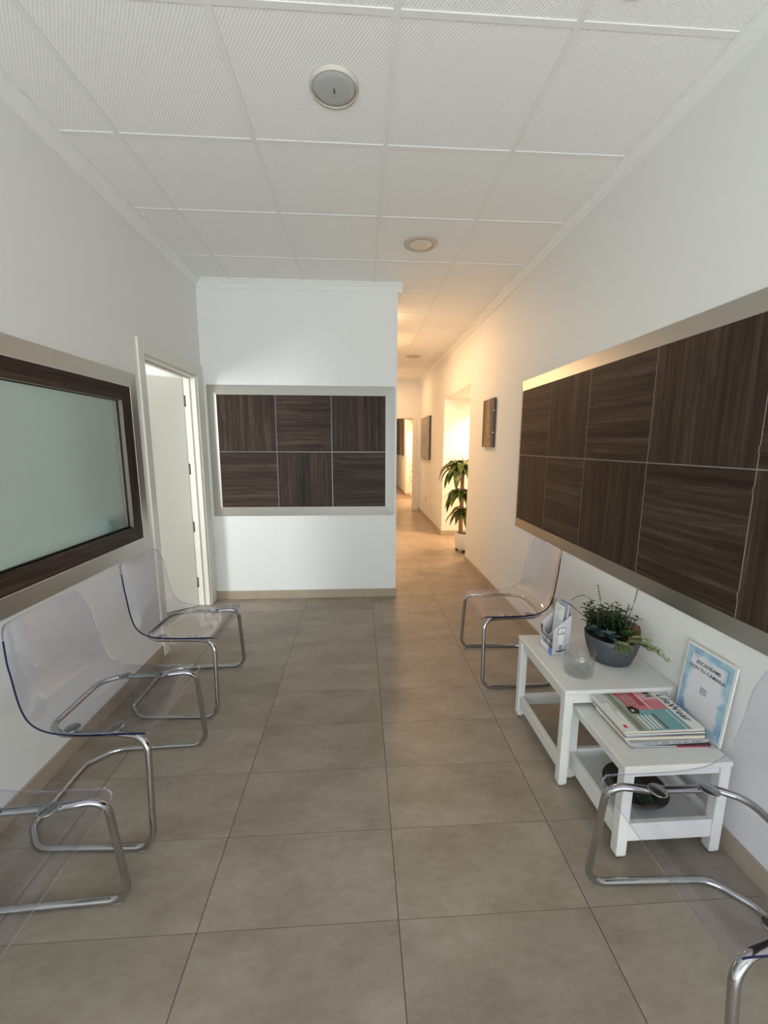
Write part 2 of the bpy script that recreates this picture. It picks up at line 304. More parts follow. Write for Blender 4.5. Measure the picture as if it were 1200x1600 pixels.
# ------------------------------------------------------------------ mesh builder
class MB:
    def __init__(s): s.v = []; s.f = []; s.mi = []; s.sm = []
    def add(s, vs, fs, mi=0, sm=False):
        o = len(s.v); s.v += [Vector(p) for p in vs]
        for f in fs: s.f.append([i+o for i in f]); s.mi.append(mi); s.sm.append(sm)
        return o
    def box(s, x0, x1, y0, y1, z0, z1, mi=0):
        s.add([(x0,y0,z0),(x1,y0,z0),(x1,y1,z0),(x0,y1,z0),(x0,y0,z1),(x1,y0,z1),(x1,y1,z1),(x0,y1,z1)],
              [(0,3,2,1),(4,5,6,7),(0,1,5,4),(1,2,6,5),(2,3,7,6),(3,0,4,7)], mi); return s
    def hexa(s, bot, top, mi=0):                       # four bottom and four top points, counter-clockwise from above
        s.add(list(bot)+list(top), [(0,3,2,1),(4,5,6,7),(0,1,5,4),(1,2,6,5),(2,3,7,6),(3,0,4,7)], mi); return s
    def quad(s, a, b, c, d, mi=0): s.add([a,b,c,d], [(0,1,2,3)], mi); return s
    def slab(s, pts, n, t, mi=0, mi_side=None):        # flat polygon extruded along -n by t
        n = Vector(n).normalized(); k = len(pts); P = [Vector(p) for p in pts]
        o = s.add(P + [p - n*t for p in P], [tuple(range(k))], mi)
        fs = [tuple(o+k+i for i in reversed(range(k)))] + [(o+i, o+k+i, o+k+(i+1) % k, o+(i+1) % k) for i in range(k)]
        for f in fs: s.f.append(list(f)); s.mi.append(mi if mi_side is None else mi_side); s.sm.append(False)
        return s
    def lathe(s, prof, cx, cy_, n=40, mi=0, sm=True, close=False):   # prof: list of (r, z)
        o = len(s.v); k = len(prof)
        for i in range(n):
            a = 2*PI*i/n
            for r, z in prof: s.v.append(Vector((cx+r*math.cos(a), cy_+r*math.sin(a), z)))
        for i in range(n):
            j = (i+1) % n
            for q in range(k-1 if not close else k):
                q2 = (q+1) % k
                f = [o+i*k+q, o+j*k+q, o+j*k+q2, o+i*k+q2]
                s.f.append(f); s.mi.append(mi); s.sm.append(sm)
        return s
    def tube(s, path, r, n=12, mi=0, closed=False, cap=True):
        P = [Vector(p) for p in path]; k = len(P); o = len(s.v)
        rr = r if isinstance(r, (list, tuple)) else [r]*k
        T = []
        for i in range(k):
            a = P[(i-1) % k] if closed or i > 0 else P[i]; b_ = P[(i+1) % k] if closed or i < k-1 else P[i]
            T.append((b_-a).normalized())
        ref = Vector((0,0,1)) if abs(T[0].z) < 0.9 else Vector((1,0,0))
        nrm = (ref - T[0]*ref.dot(T[0])).normalized(); fr = [nrm]
        for i in range(1, k):
            q = T[i-1].rotation_difference(T[i]); nrm = q @ nrm; nrm = (nrm - T[i]*nrm.dot(T[i])).normalized(); fr.append(nrm)
        tw = 0.0
        if closed:
            q = T[-1].rotation_difference(T[0]); e = q @ fr[-1]
            tw = math.atan2(T[0].dot(fr[0].cross(e)), fr[0].dot(e))
        for i in range(k):
            a0 = -tw*i/k
            u = fr[i]; w = T[i].cross(u)
            for j in range(n):
                a = a0 + 2*PI*j/n; s.v.append(P[i] + (u*math.cos(a) + w*math.sin(a))*rr[i])
        for i in range(k if closed else k-1):
            i2 = (i+1) % k
            for j in range(n):
                j2 = (j+1) % n
                s.f.append([o+i*n+j, o+i*n+j2, o+i2*n+j2, o+i2*n+j]); s.mi.append(mi); s.sm.append(True)
        if cap and not closed:
            s.f.append([o+j for j in reversed(range(n))]); s.mi.append(mi); s.sm.append(False)
            s.f.append([o+(k-1)*n+j for j in range(n)]); s.mi.append(mi); s.sm.append(False)
        return s
    def ball(s, c, rx, ry, rz, n=10, k=6, mi=0):
        o = len(s.v); c = Vector(c)
        s.v.append(c+Vector((0,0,-rz)))
        for i in range(1, k):
            t = -PI/2 + PI*i/k
            for j in range(n):
                a = 2*PI*j/n; s.v.append(c+Vector((rx*math.cos(t)*math.cos(a), ry*math.cos(t)*math.sin(a), rz*math.sin(t))))
        s.v.append(c+Vector((0,0,rz))); top = len(s.v)-1
        for j in range(n):
            j2 = (j+1) % n
            s.f.append([o, o+1+j2, o+1+j]); s.f.append([top, o+1+(k-2)*n+j, o+1+(k-2)*n+j2])
            s.mi += [mi, mi]; s.sm += [True, True]
        for i in range(k-2):
            for j in range(n):
                j2 = (j+1) % n
                s.f.append([o+1+i*n+j, o+1+i*n+j2, o+1+(i+1)*n+j2, o+1+(i+1)*n+j]); s.mi.append(mi); s.sm.append(True)
        return s
    def leaf(s, base, d, length, width, droop=1.0, segs=7, fold=0.25, mi=0, tip=0.6, upv=(0,0,1)):
        p = Vector(base); d = Vector(d).normalized(); upv = Vector(upv); o = len(s.v); st = length/segs
        for i in range(segs+1):
            t = i/segs
            side = d.cross(upv)
            side = side.normalized() if side.length > 1e-4 else Vector((1,0,0))
            nn_ = side.cross(d)
            w = width*0.5*(math.sin(PI*min(1, t**tip))**0.8 if 0 < t < 1 else 0.06)
            s.v += [p - side*w + nn_*w*fold, p.copy(), p + side*w + nn_*w*fold]
            d = (d + Vector((0,0,-1))*droop*st/length*1.0).normalized(); p = p + d*st
        for i in range(segs):
            a = o+i*3
            for f in ([a,a+1,a+4,a+3],[a+1,a+2,a+5,a+4]): s.f.append(f); s.mi.append(mi); s.sm.append(True)
        return s

def world_loc(o):
    l = Vector((0,0,0))
    while o is not None: l += o.location; o = o.parent
    return l
def link(name, mb, mats, parent=None, at=None, bevel=0.0, bevel_seg=2):
    off = world_loc(parent) if parent is not None else Vector(at or (0,0,0))
    me = bpy.data.meshes.new(name); me.from_pydata([tuple(p-off) for p in mb.v], [], mb.f)
    if not isinstance(mats, (list, tuple)): mats = [mats]
    for mm in mats: me.materials.append(M[mm] if isinstance(mm, str) else mm)
    me.polygons.foreach_set('material_index', mb.mi); me.polygons.foreach_set('use_smooth', mb.sm); me.update()
    o = bpy.data.objects.new(name, me); C.objects.link(o)
    if parent is not None: o.parent = parent
    else: o.location = off
    if bevel:
        bv = o.modifiers.new('bevel', 'BEVEL'); bv.width = bevel; bv.segments = bevel_seg; bv.limit_method = 'ANGLE'; bv.angle_limit = math.radians(40)
    return o
def tag(o, label=None, cat=None, group=None, kind=None):
    if label: o['label'] = label
    if cat: o['category'] = cat
    if group: o['group'] = group
    if kind: o['kind'] = kind
    return o
def thing(name, label, cat, loc, group=None, kind=None):
    o = bpy.data.objects.new(name, None); C.objects.link(o); o.location = loc; o.empty_display_size = 0.1
    return tag(o, label, cat, group, kind)
def struct(name, mb, mats, parent=None, at=None, bevel=0.0):
    o = link(name, mb, mats, parent, at, bevel)
    if parent is None: o['kind'] = 'structure'
    return o
def text_into(mb, body, size, origin, u, v, mi=0, align='CENTER', lift=0.0004, spacing=1.0):
    cu = bpy.data.curves.new('t', 'FONT'); cu.body = body; cu.size = size; cu.align_x = align; cu.space_character = spacing
    cu.resolution_u = 3; cu.offset = size*0.012
    ob = bpy.data.objects.new('t', cu); C.objects.link(ob)
    dg = bpy.context.evaluated_depsgraph_get(); me = bpy.data.meshes.new_from_object(ob.evaluated_get(dg))
    u, v, origin = Vector(u).normalized(), Vector(v).normalized(), Vector(origin); n = u.cross(v)
    mb.add([origin + u*p.co.x + v*p.co.y + n*lift for p in me.vertices], [tuple(p.vertices) for p in me.polygons], mi)
    bpy.data.objects.remove(ob); bpy.data.curves.remove(cu); bpy.data.meshes.remove(me)

# ------------------------------------------------------------------ the setting
XL, XR, YF, ZC = -1.345, 1.30, 3.73, 2.775
YE, YEND = 8.95, 15.0          # end wall of the corridor, end of everything, shop-window wall
YB = -2.0
XC = 0.335                               # corridor's left wall
T = 0.11
struct('floor', MB().box(-4.1, 3.4, YB-0.12, YEND, -0.1, 0), 'floor')
struct('ceiling', MB().box(XL-T, XR+0.12, YB-0.12, YEND, ZC, ZC+0.1), 'ceiling')

DY0, DY1, DZ = 2.757, 3.60, 1.985        # doorway in the left wall
WY0, WY1, WZ0, WZ1 = 0.62, 2.63, 0.785, 1.83   # hole for the frosted window
w = MB()
w.box(XL-T, XL, YB, WY0, 0, ZC); w.box(XL-T, XL, WY0, WY1, 0, WZ0); w.box(XL-T, XL, WY0, WY1, WZ1, ZC)
w.box(XL-T, XL, WY1, DY0, 0, ZC); w.box(XL-T, XL, DY0, DY1, DZ, ZC); w.box(XL-T, XL, DY1, YF, 0, ZC)
struct('wall_left', w, 'wall')
w = MB().box(-4.1, XC, YF, YF+0.12, 0, ZC)
struct('wall_front', w, 'wall')
struct('wall_corridor_left', MB().box(XC-0.12, XC, YF+0.12, YEND, 0, ZC), 'wall')
NY0, NY1, NZ = 4.87, 6.36, 2.13          # niche opening
N2A, N2B = 9.75, 11.5
w = MB(); R2 = XR+0.12
w.box(XR, R2, YB, NY0, 0, ZC); w.box(XR, R2, NY0, NY1, NZ, ZC); w.box(XR, R2, NY1, N2A, 0, ZC)
w.box(XR, R2, N2A, N2B, NZ, ZC); w.box(XR, R2, N2B, YEND, 0, ZC)
struct('wall_right', w, 'wall')
for nm, a, bb in (('wall_niche', NY0, NY1), ('wall_far_niche', N2A, N2B)):
    w = MB(); w.box(R2, 3.2, bb, bb+0.1, 0, NZ); w.box(R2, 3.2, a-0.1, a, 0, NZ); w.box(3.2, 3.3, a-0.1, bb+0.1, 0, NZ)
    w.box(R2, 3.3, a-0.1, bb+0.1, NZ, NZ+0.08)
    struct(nm, w, 'wall')
w = MB(); w.box(XC, XR, YE, YE+0.12, 1.985, ZC); w.box(1.215, XR, YE, YE+0.12, 0, 1.985)
struct('wall_end', w, 'wall')
struct('wall_far', MB().box(XC-0.12, XR+0.12, YEND, YEND+0.1, 0, ZC), 'wall')
# office behind the left wall
OXL = -4.0
w = MB(); w.box(OXL-0.1, OXL, -0.9, YF, 0, 2.6); w.box(OXL-0.1, XL-T, -1.0, -0.9, 0, 2.6); w.box(OXL-0.1, XL-T, -1.0, YF, 2.6, 2.7)
struct('wall_office', w, 'wall')
# wall behind the camera with the big street window
w = MB(); w.box(XL-T, XR+0.12, YB-0.12, YB, 2.68, ZC); w.box(XL-T, XR+0.12, YB-0.12, YB, 0, 0.06)
w.box(XL-T, -1.2, YB-0.12, YB, 0.06, 2.68); w.box(1.2, XR+0.12, YB-0.12, YB, 0.06, 2.68)
struct('wall_back', w, 'wall')
wd = thing('window_2', None, None, (0, YB, 0.06), kind='structure')
f = MB()
for x0, x1 in ((-1.2,-1.15), (-0.025,0.025), (1.15,1.2)): f.box(x0, x1, YB-0.07, YB-0.01, 0.06, 2.68)
f.box(-1.15, 1.15, YB-0.07, YB-0.01, 0.06, 0.12); f.box(-1.15, 1.15, YB-0.07, YB-0.01, 2.62, 2.68)
link('window_frame', f, 'alu', wd)
link('pane', MB().box(-1.15, 1.15, YB-0.045, YB-0.04, 0.12, 2.62), 'pane', wd)

# skirting tiles
SK = 0.08
def base_run(name, runs):
    w = MB()
    for r in runs: w.box(*r)
    struct(name, w, 'skirting', bevel=0.002)
base_run('baseboard_left', [(XL, XL+0.01, YB, DY0-0.072, 0, SK)])
base_run('baseboard_front', [(XL+0.012, XC+0.01, YF-0.01, YF, 0, SK), (XC, XC+0.01, YF, YE, 0, SK)])
base_run('baseboard_right', [(XR-0.01, XR, YB, NY0, 0, SK), (XR-0.01, R2, NY0, NY0+0.01, 0, SK), (XR-0.01, XR, NY1, YE, 0, SK), (XR-0.01, XR, N2B, YEND, 0, SK)])
base_run('baseboard_niche', [(XR-0.01, 3.2, NY1-0.01, NY1, 0, SK), (XR-0.01, 3.2, N2B-0.01, N2B, 0, SK), (3.19, 3.2, NY0, NY1-0.01, 0, SK)])

# cornice: stepped plaster moulding
def cornice(name, p0, p1, inward, proj, h):
    p0, p1, n = Vector(p0), Vector(p1), Vector(inward)
    prof = [(0, h), (0.006, h), (0.006, h-0.010), (proj*0.35, h*0.62), (proj*0.42, h*0.50), (proj*0.62, h*0.40), (proj*0.85, h*0.22), (proj*0.85, 0.012), (proj, 0.010), (proj, 0), (0, 0)]
    w = MB(); k = len(prof)
    vs = [p0 + n*a - Vector((0,0,1))*b_ for a, b_ in prof] + [p1 + n*a - Vector((0,0,1))*b_ for a, b_ in prof]
    w.add(vs, [(i, (i+1) % k, k+(i+1) % k, k+i) for i in range(k)] + [tuple(range(k)), tuple(reversed(range(k, 2*k)))])
    struct(name, w, 'cornice')
cornice('trim_1', (XL, YB, ZC), (XL, YF, ZC), (1,0,0), 0.055, 0.07)
cornice('trim_2', (XL, YF, ZC), (XC+0.04, YF, ZC), (0,-1,0), 0.045, 0.07)
cornice('trim_3', (XR, YB, ZC), (XR, YE, ZC), (-1,0,0), 0.040, 0.07)
# hung-ceiling bars
g = MB(); bw = 0.0115
for k in range(-1, 4):
    x = -1.054 + 0.591*k
    if x-bw > XL and x+bw < XR: g.box(x-bw, x+bw, YB, YF if x < XC else YE, ZC-0.0035, ZC)
for k in range(-9, 13):
    y = 1.526 + 0.591*k
    g.box(XL+0.05 if y < YF else XC, XR-0.04, y-bw, y+bw, ZC-0.0032, ZC)
struct('trim_4', g, 'bar')

# door frame in the left wall
g = MB(); c0, c1, ct = DY0-0.072, DY1+0.115, DZ+0.085
for xa, xb in ((XL, XL+0.014), (XL-T-0.014, XL-T)):
    g.box(xa, xb, c0, DY0, 0, ct); g.box(xa, xb, DY1, c1, 0, ct); g.box(xa, xb, DY0, DY1, DZ, ct)
g.box(XL-T, XL, DY0, DY0+0.018, 0, DZ); g.box(XL-T, XL, DY1-0.018, DY1, 0, DZ); g.box(XL-T, XL, DY0+0.018, DY1-0.018, DZ-0.018, DZ)
g.box(XL-0.06, XL-0.045, DY0+0.018, DY0+0.03, 0, DZ-0.018); g.box(XL-0.06, XL-0.045, DY1-0.03, DY1-0.018, 0, DZ-0.018); g.box(XL-0.06, XL-0.045, DY0+0.03, DY1-0.03, DZ-0.03, DZ-0.018)
struct('trim_5', g, 'cream', bevel=0.003)
# door leaf, swung into the office
hx, hy, ang = XL-T+0.012, DY1-0.022, math.radians(52)
dr = thing('door_1', None, None, (hx, hy, 0.006), kind='structure')
lf = MB(); dvec = Vector((-math.sin(ang), -math.cos(ang), 0)); nv = Vector((math.cos(ang), -math.sin(ang), 0))
H0 = Vector((hx, hy, 0)); a = H0 + dvec*0.004; bb = H0 + dvec*0.775
lf.hexa([p + Vector((0,0,0.006)) for p in (a, a-nv*0.038, bb-nv*0.038, bb)], [p + Vector((0,0,1.962)) for p in (a, a-nv*0.038, bb-nv*0.038, bb)])
link('door_leaf', lf, 'cream', dr, bevel=0.002)
for hz in (0.22, 0.72, 1.22, 1.78):
    link('hinge', MB().lathe([(0.0001, hz-0.045), (0.0055, hz-0.045), (0.0055, hz+0.045), (0.0001, hz+0.045)], hx+0.006, hy+0.004, 12), 'hinge', dr)

# casing of the opening at the corridor's end
g = MB(); g.box(1.160, 1.225, YE-0.015, YE+0.13, 0, 1.985); g.box(XC, 1.225, YE-0.015, YE+0.13, 1.985, 2.045)
struct('trim_6', g, 'cream', bevel=0.003)

# frosted window in the left wall: metal surround, walnut frame, recessed glass
def bevel_frame(mb, o, i):       # o, i: the four outer and four inner corners, in order
    for k in range(4):
        k2 = (k+1) % 4
        mb.quad(o[k], o[k2], i[k2], i[k])
wn1 = thing('window_1', None, None, (XL, (WY0+WY1)/2, WZ0), kind='structure')
oy0, oy1, oz0, oz1 = 0.615, 2.637, 0.775, 1.838; iw = 0.083
def rectx(x, y0, y1, z0, z1): return [(x,y0,z0),(x,y1,z0),(x,y1,z1),(x,y0,z1)]
f = MB(); A = rectx(XL+0.002, oy0, oy1, oz0, oz1); B_ = rectx(XL+0.007, oy0, oy1, oz0, oz1); D = rectx(XL+0.014, oy0+iw, oy1-iw, oz0+iw, oz1-iw)
bevel_frame(f, A, B_); bevel_frame(f, B_, D)
link('window_surround', f, 'alu', wn1)
ey0, ey1, ez0, ez1 = oy0+iw, oy1-iw, oz0+iw, oz1-iw; ww = 0.082
f = MB(); f.box(XL-0.05, XL+0.012, ey1-ww, ey1, ez0, ez1); f.box(XL-0.05, XL+0.012, ey0, ey0+ww, ez0, ez1)
link('window_stile', f, 'woodV', wn1)
f = MB(); f.box(XL-0.05, XL+0.012, ey0+ww, ey1-ww, ez0, ez0+ww); f.box(XL-0.05, XL+0.012, ey0+ww, ey1-ww, ez1-ww, ez1)
link('window_rail', f, 'woodH', wn1)
gy0, gy1, gz0, gz1 = ey0+ww, ey1-ww, ez0+ww, ez1-ww
f = MB()
for y0, y1, z0, z1 in ((gy0, gy0+0.0015, gz0, gz1), (gy1-0.0015, gy1, gz0, gz1), (gy0, gy1, gz1-0.0015, gz1)): f.box(XL-0.036, XL+0.006, y0, y1, z0, z1)
link('reveal', f, 'taupe', wn1)
f = MB()
for y0, y1, z0, z1 in ((gy0+0.0015, gy0+0.006, gz0, gz1), (gy1-0.006, gy1-0.0015, gz0, gz1), (gy0, gy1, gz0, gz0+0.006), (gy0, gy1, gz1-0.006, gz1-0.0015)): f.box(XL-0.022, XL-0.015, y0, y1, z0, z1)
f.box(XL-0.036, XL-0.015, gy0, gy1, gz0, gz0+0.004)
link('gasket', f, 'black', wn1)
f = MB()
for y0, y1, z0, z1 in ((gy0+0.0015, gy0+0.012, gz0, gz1), (gy1-0.012, gy1-0.0015, gz0, gz1)): f.box(XL-0.036, XL-0.023, y0, y1, z0, z1)
link('glazing_bead', f, 'taupe', wn1)
link('pane', MB().box(XL-0.044, XL-0.038, gy0-0.02, gy1+0.02, gz0-0.02, gz1+0.02), 'frost', wn1)
bx = thing('box', 'blurred pale blue box seen through the lower right corner of the frosted glass', 'box', (-1.46, 2.35, 0.925))
link('carton', MB().box(-1.50, XL-0.070, 2.290, 2.415, 0.9253, 1.028), 'boxblue', bx, bevel=0.004)
link('label', MB().box(XL-0.0702, XL-0.0690, 2.385, 2.408, 0.955, 0.985), 'navy', bx)
struct('trim_7', MB().box(-1.56, XL-0.048, 0.66, 2.60, 0.90, 0.925), 'white', bevel=0.003)       # inner sill behind the pane

# ------------------------------------------------------------------ framed walnut wall panels
def panel_front():
    x0, x1, z0, z1 = -1.310, 0.316, 0.788, 1.934; fw = 0.083; h = 0.018
    r = thing('framed_wood_panel', 'walnut veneer panel of six squares in a brushed metal frame, on the white front wall', 'wall panel', ((x0+x1)/2, YF, z0))
    def rc(y, d): return [(x0+d, y, z0+d), (x0+d, y, z1-d), (x1-d, y, z1-d), (x1-d, y, z0+d)]
    f = MB(); bevel_frame(f, rc(YF-0.001, 0), rc(YF-0.005, 0)); bevel_frame(f, rc(YF-0.005, 0), rc(YF-h, fw)); bevel_frame(f, rc(YF-h, fw), rc(YF-0.001, fw))
    link('frame', f, 'alu', r)
    xs = [x0+fw, -0.728, -0.245, x1-fw]; zs = [z0+fw, 1.364, z1-fw]; g = 0.0020
    link('backing', MB().box(xs[0], xs[3], YF-h+0.0016, YF-0.001, zs[0], zs[2]), 'joint', r)
    for j in range(2):
        for i in range(3):
            o = MB().box(xs[i]+(g if i else 0), xs[i+1]-(g if i < 2 else 0), YF-h+0.001, YF-h+0.007, zs[j]+(g if j else 0), zs[j+1]-(0 if j else g))
            link('veneer_square', o, 'woodV' if (i+j) % 2 else 'woodH', r)
panel_front()
def panel_right():
    y0, y1, z0, z1 = -0.33, 3.300, 0.765, 1.924; fw = 0.083; h = 0.030
    r = thing('framed_wood_panel', 'long walnut veneer panel in a brushed metal frame, on the right wall above the tables', 'wall panel', (XR, (y0+y1)/2, z0))
    def rc(x, d): return [(x, y0+d, z0+d), (x, y0+d, z1-d), (x, y1-d, z1-d), (x, y1-d, z0+d)]
    f = MB(); bevel_frame(f, rc(XR-0.001, 0), rc(XR-0.005, 0)); bevel_frame(f, rc(XR-0.005, 0), rc(XR-h, fw)); bevel_frame(f, rc(XR-h, fw), rc(XR-0.001, fw))
    link('frame', f, 'alu', r)
    ys = [y0+fw, 0.25, 0.75, 1.245, 1.755, 2.265, 2.735, y1-fw]; zs = [z0+fw, 1.352, z1-fw]; g = 0.0020
    link('backing', MB().box(XR-h+0.0016, XR-0.001, ys[0], ys[-1], zs[0], zs[2]), 'joint', r)
    for j in range(2):
        for i in range(len(ys)-1):
            o = MB().box(XR-h+0.001, XR-h+0.007, ys[i]+(g if i else 0), ys[i+1]-(g if i < len(ys)-2 else 0), zs[j]+(g if j else 0), zs[j+1]-(0 if j else g))
            link('veneer_square', o, 'woodH' if (i+j) % 2 else 'woodV', r)
    for yy, zz in ((1.2455, 1.415), (1.2455, 1.285), (1.2455, 0.93)):
        link('joint_clip', MB().box(XR-h-0.001, XR-h+0.002, yy-0.003, yy+0.003, zz-0.013, zz+0.013), 'chrome', r)
panel_right()

# ------------------------------------------------------------------ pictures
def canvas_x(name, label, y0, y1, z0, z1, t, mat, fig=None):
    r = thing(name, label, 'picture', (XR, (y0+y1)/2, (z0+z1)/2))
    w = MB(); w.box(XR-t, XR-0.002, y0, y1, z0, z1, 1); w.quad((XR-t-0.0004, y0, z0), (XR-t-0.0004, y0, z1), (XR-t-0.0004, y1, z1), (XR-t-0.0004, y1, z0), 0)
    link('canvas', w, [mat, 'hinge'], r)
    if fig: fig(r, y0, y1, z0, z1, XR-t)
    return r
def icon(r, y0, y1, z0, z1, x):
    for dz in (0.25, 0.70):
        link('clip', MB().box(x-0.004, x+0.012, y0-0.006, y0+0.008, z1-(z1-z0)*dz-0.006, z1-(z1-z0)*dz+0.006), 'chrome', r)
canvas_x('canvas_picture', 'small narrow brown canvas with a pale ochre figure, by the corridor opening', 3.92, 4.255, 1.408, 1.872, 0.028, 'canvasbrown', icon)
def rays(r, y0, y1, z0, z1, x):
    b_ = MB()
    for k in range(9):
        y = y0+0.08+(y1-y0-0.15)*k/8
        b_.quad((x-0.001, y, z0+0.03), (x-0.001, y+0.02, z0+0.03), (x-0.001, min(y1-0.01, y+0.30), z1-0.2+0.1*math.sin(k*2.1)), (x-0.001, min(y1-0.03, y+0.26), z1-0.2+0.1*math.sin(k*2.1)))
    link('print', b_, 'greyink', r)
canvas_x('canvas_picture', 'large grey canvas with fine dark strokes, on the corridor wall beyond the potted plant', 7.50, 8.48, 1.16, 1.955, 0.04, 'canvasgrey', rays)
canvas_x('canvas_picture', 'dark tall canvas seen through the far opening, right one of the pair', 12.0, 12.68, 1.12, 2.25, 0.04, 'canvasdark')
canvas_x('canvas_picture', 'dark tall canvas seen through the far opening, left one of the pair', 13.2, 14.2, 1.12, 2.25, 0.04, 'canvasdark')

# power sockets
def socket(label, y, z):
    r = thing('power_socket', label, 'socket', (XR, y, z))
    link('faceplate', MB().box(XR-0.010, XR, y-0.041, y+0.041, z-0.041, z+0.041), 'socket', r, bevel=0.003)
    w = MB(); pr = [(0.0, 0.0), (0.019, 0.0), (0.021, 0.002), (0.021, 0.0)]
    n = 24; vs = [(XR-0.0106, y+0.020*math.cos(2*PI*k/n), z+0.020*math.sin(2*PI*k/n)) for k in range(n)]
    w.add(vs, [tuple(range(n))]); link('socket_well', w, 'taupe', r)
    w = MB()
    for s_ in (-1, 1): w.ball((XR-0.0112, y+0.0095*s_, z), 0.001, 0.003, 0.003, 8, 4)
    link('hole', w, 'black', r)
socket('cream wall socket low on the right wall behind the leaflet box', 2.555, 0.385)
socket('small pale socket low on the corridor wall under the grey canvas', 7.95, 0.38)

# ------------------------------------------------------------------ ceiling lights
def downlight(label, x, y, r_, ring, glass, drop, rim, speck=False):
    t = thing('ceiling_light', label, 'ceiling light', (x, y, ZC), 'round lights in the hung ceiling')
    z = ZC-0.0005
    link('ring', MB().lathe([(rim, z-drop), (rim+0.004, z-drop-0.003), (r_-0.008, z-drop*0.8), (r_, z-drop*0.35), (r_, z), (rim, z)], x, y, 48, close=True), ring, t)
    link('diffuser', MB().lathe([(0.0001, z-drop-0.004), (rim*0.7, z-drop-0.003), (rim+0.001, z-drop+0.002), (rim+0.001, z-0.002), (0.0001, z-0.002)], x, y, 48), glass, t)
    if speck:
        link('speck', MB().box(x-0.0022, x+0.0022, y-0.011, y+0.011, z-drop-0.0062, z-drop-0.003), 'hinge', t)
downlight('frosted dome ceiling light with a dark speck, nearest the camera', -0.087, 1.81, 0.094, 'lampringpale', 'lampglass', 0.012, 0.084, True)
downlight('flat ceiling light with a beige ring, just before the corridor', 0.425, 3.02, 0.115, 'lampring', 'lampglasswarm', 0.010, 0.083)
downlight('ceiling light deep in the corridor before the far opening', 0.842, 6.58, 0.118, 'lampring', 'lampring', 0.008, 0.085)
downlight('ceiling light almost cut off by the top edge of the photo', 0.835, 1.365, 0.075, 'lampring', 'lampglass', 0.012, 0.05)

# ------------------------------------------------------------------ clear chairs
def fillet(P, rad, closed, seg=9):
    out = []; n = len(P)
    for i in range(n):
        p = Vector(P[i]); r_ = rad[i]
        da, db = Vector(P[(i-1) % n])-p, Vector(P[(i+1) % n])-p
        ang = da.angle(db)
        if ang > PI-0.02: out.append(p); continue
        t = min(r_/math.tan(ang/2), da.length*0.48, db.length*0.48); r_ = t*math.tan(ang/2)
        ua, ub = da.normalized(), db.normalized()
        c = p + (ua+ub).normalized()*(r_/math.sin(ang/2))
        v0, v1 = p+ua*t-c, p+ub*t-c; th = v0.angle(v1)
        for k in range(seg+1):
            u = k/seg; out.append(c + (v0*math.sin((1-u)*th) + v1*math.sin(u*th))/math.sin(th))
    return out
PROF = [(0.004, 0.420), (-0.008, 0.434), (-0.028, 0.4405), (-0.07, 0.441), (-0.16, 0.4405), (-0.24, 0.442), (-0.30, 0.448), (-0.345, 0.459), (-0.378, 0.478), (-0.400, 0.505), (-0.415, 0.545), (-0.426, 0.60), (-0.434, 0.66), (-0.443, 0.72), (-0.455, 0.775), (-0.468, 0.822)]
def catmull(P, n):
    P = [Vector((p[0], 0, p[1])) for p in P]; Q = [P[0]*2-P[1]] + P + [P[-1]*2-P[-2]]; out = []
    for i in range(1, len(Q)-2):
        for k in range(n):
            t = k/n; a, b_, c, d = Q[i-1], Q[i], Q[i+1], Q[i+2]
            out.append(0.5*((2*b_)+(c-a)*t+(2*a-5*b_+4*c-d)*t*t+(3*b_-a-3*c+d)*t**3))
    out.append(P[-1]); return out
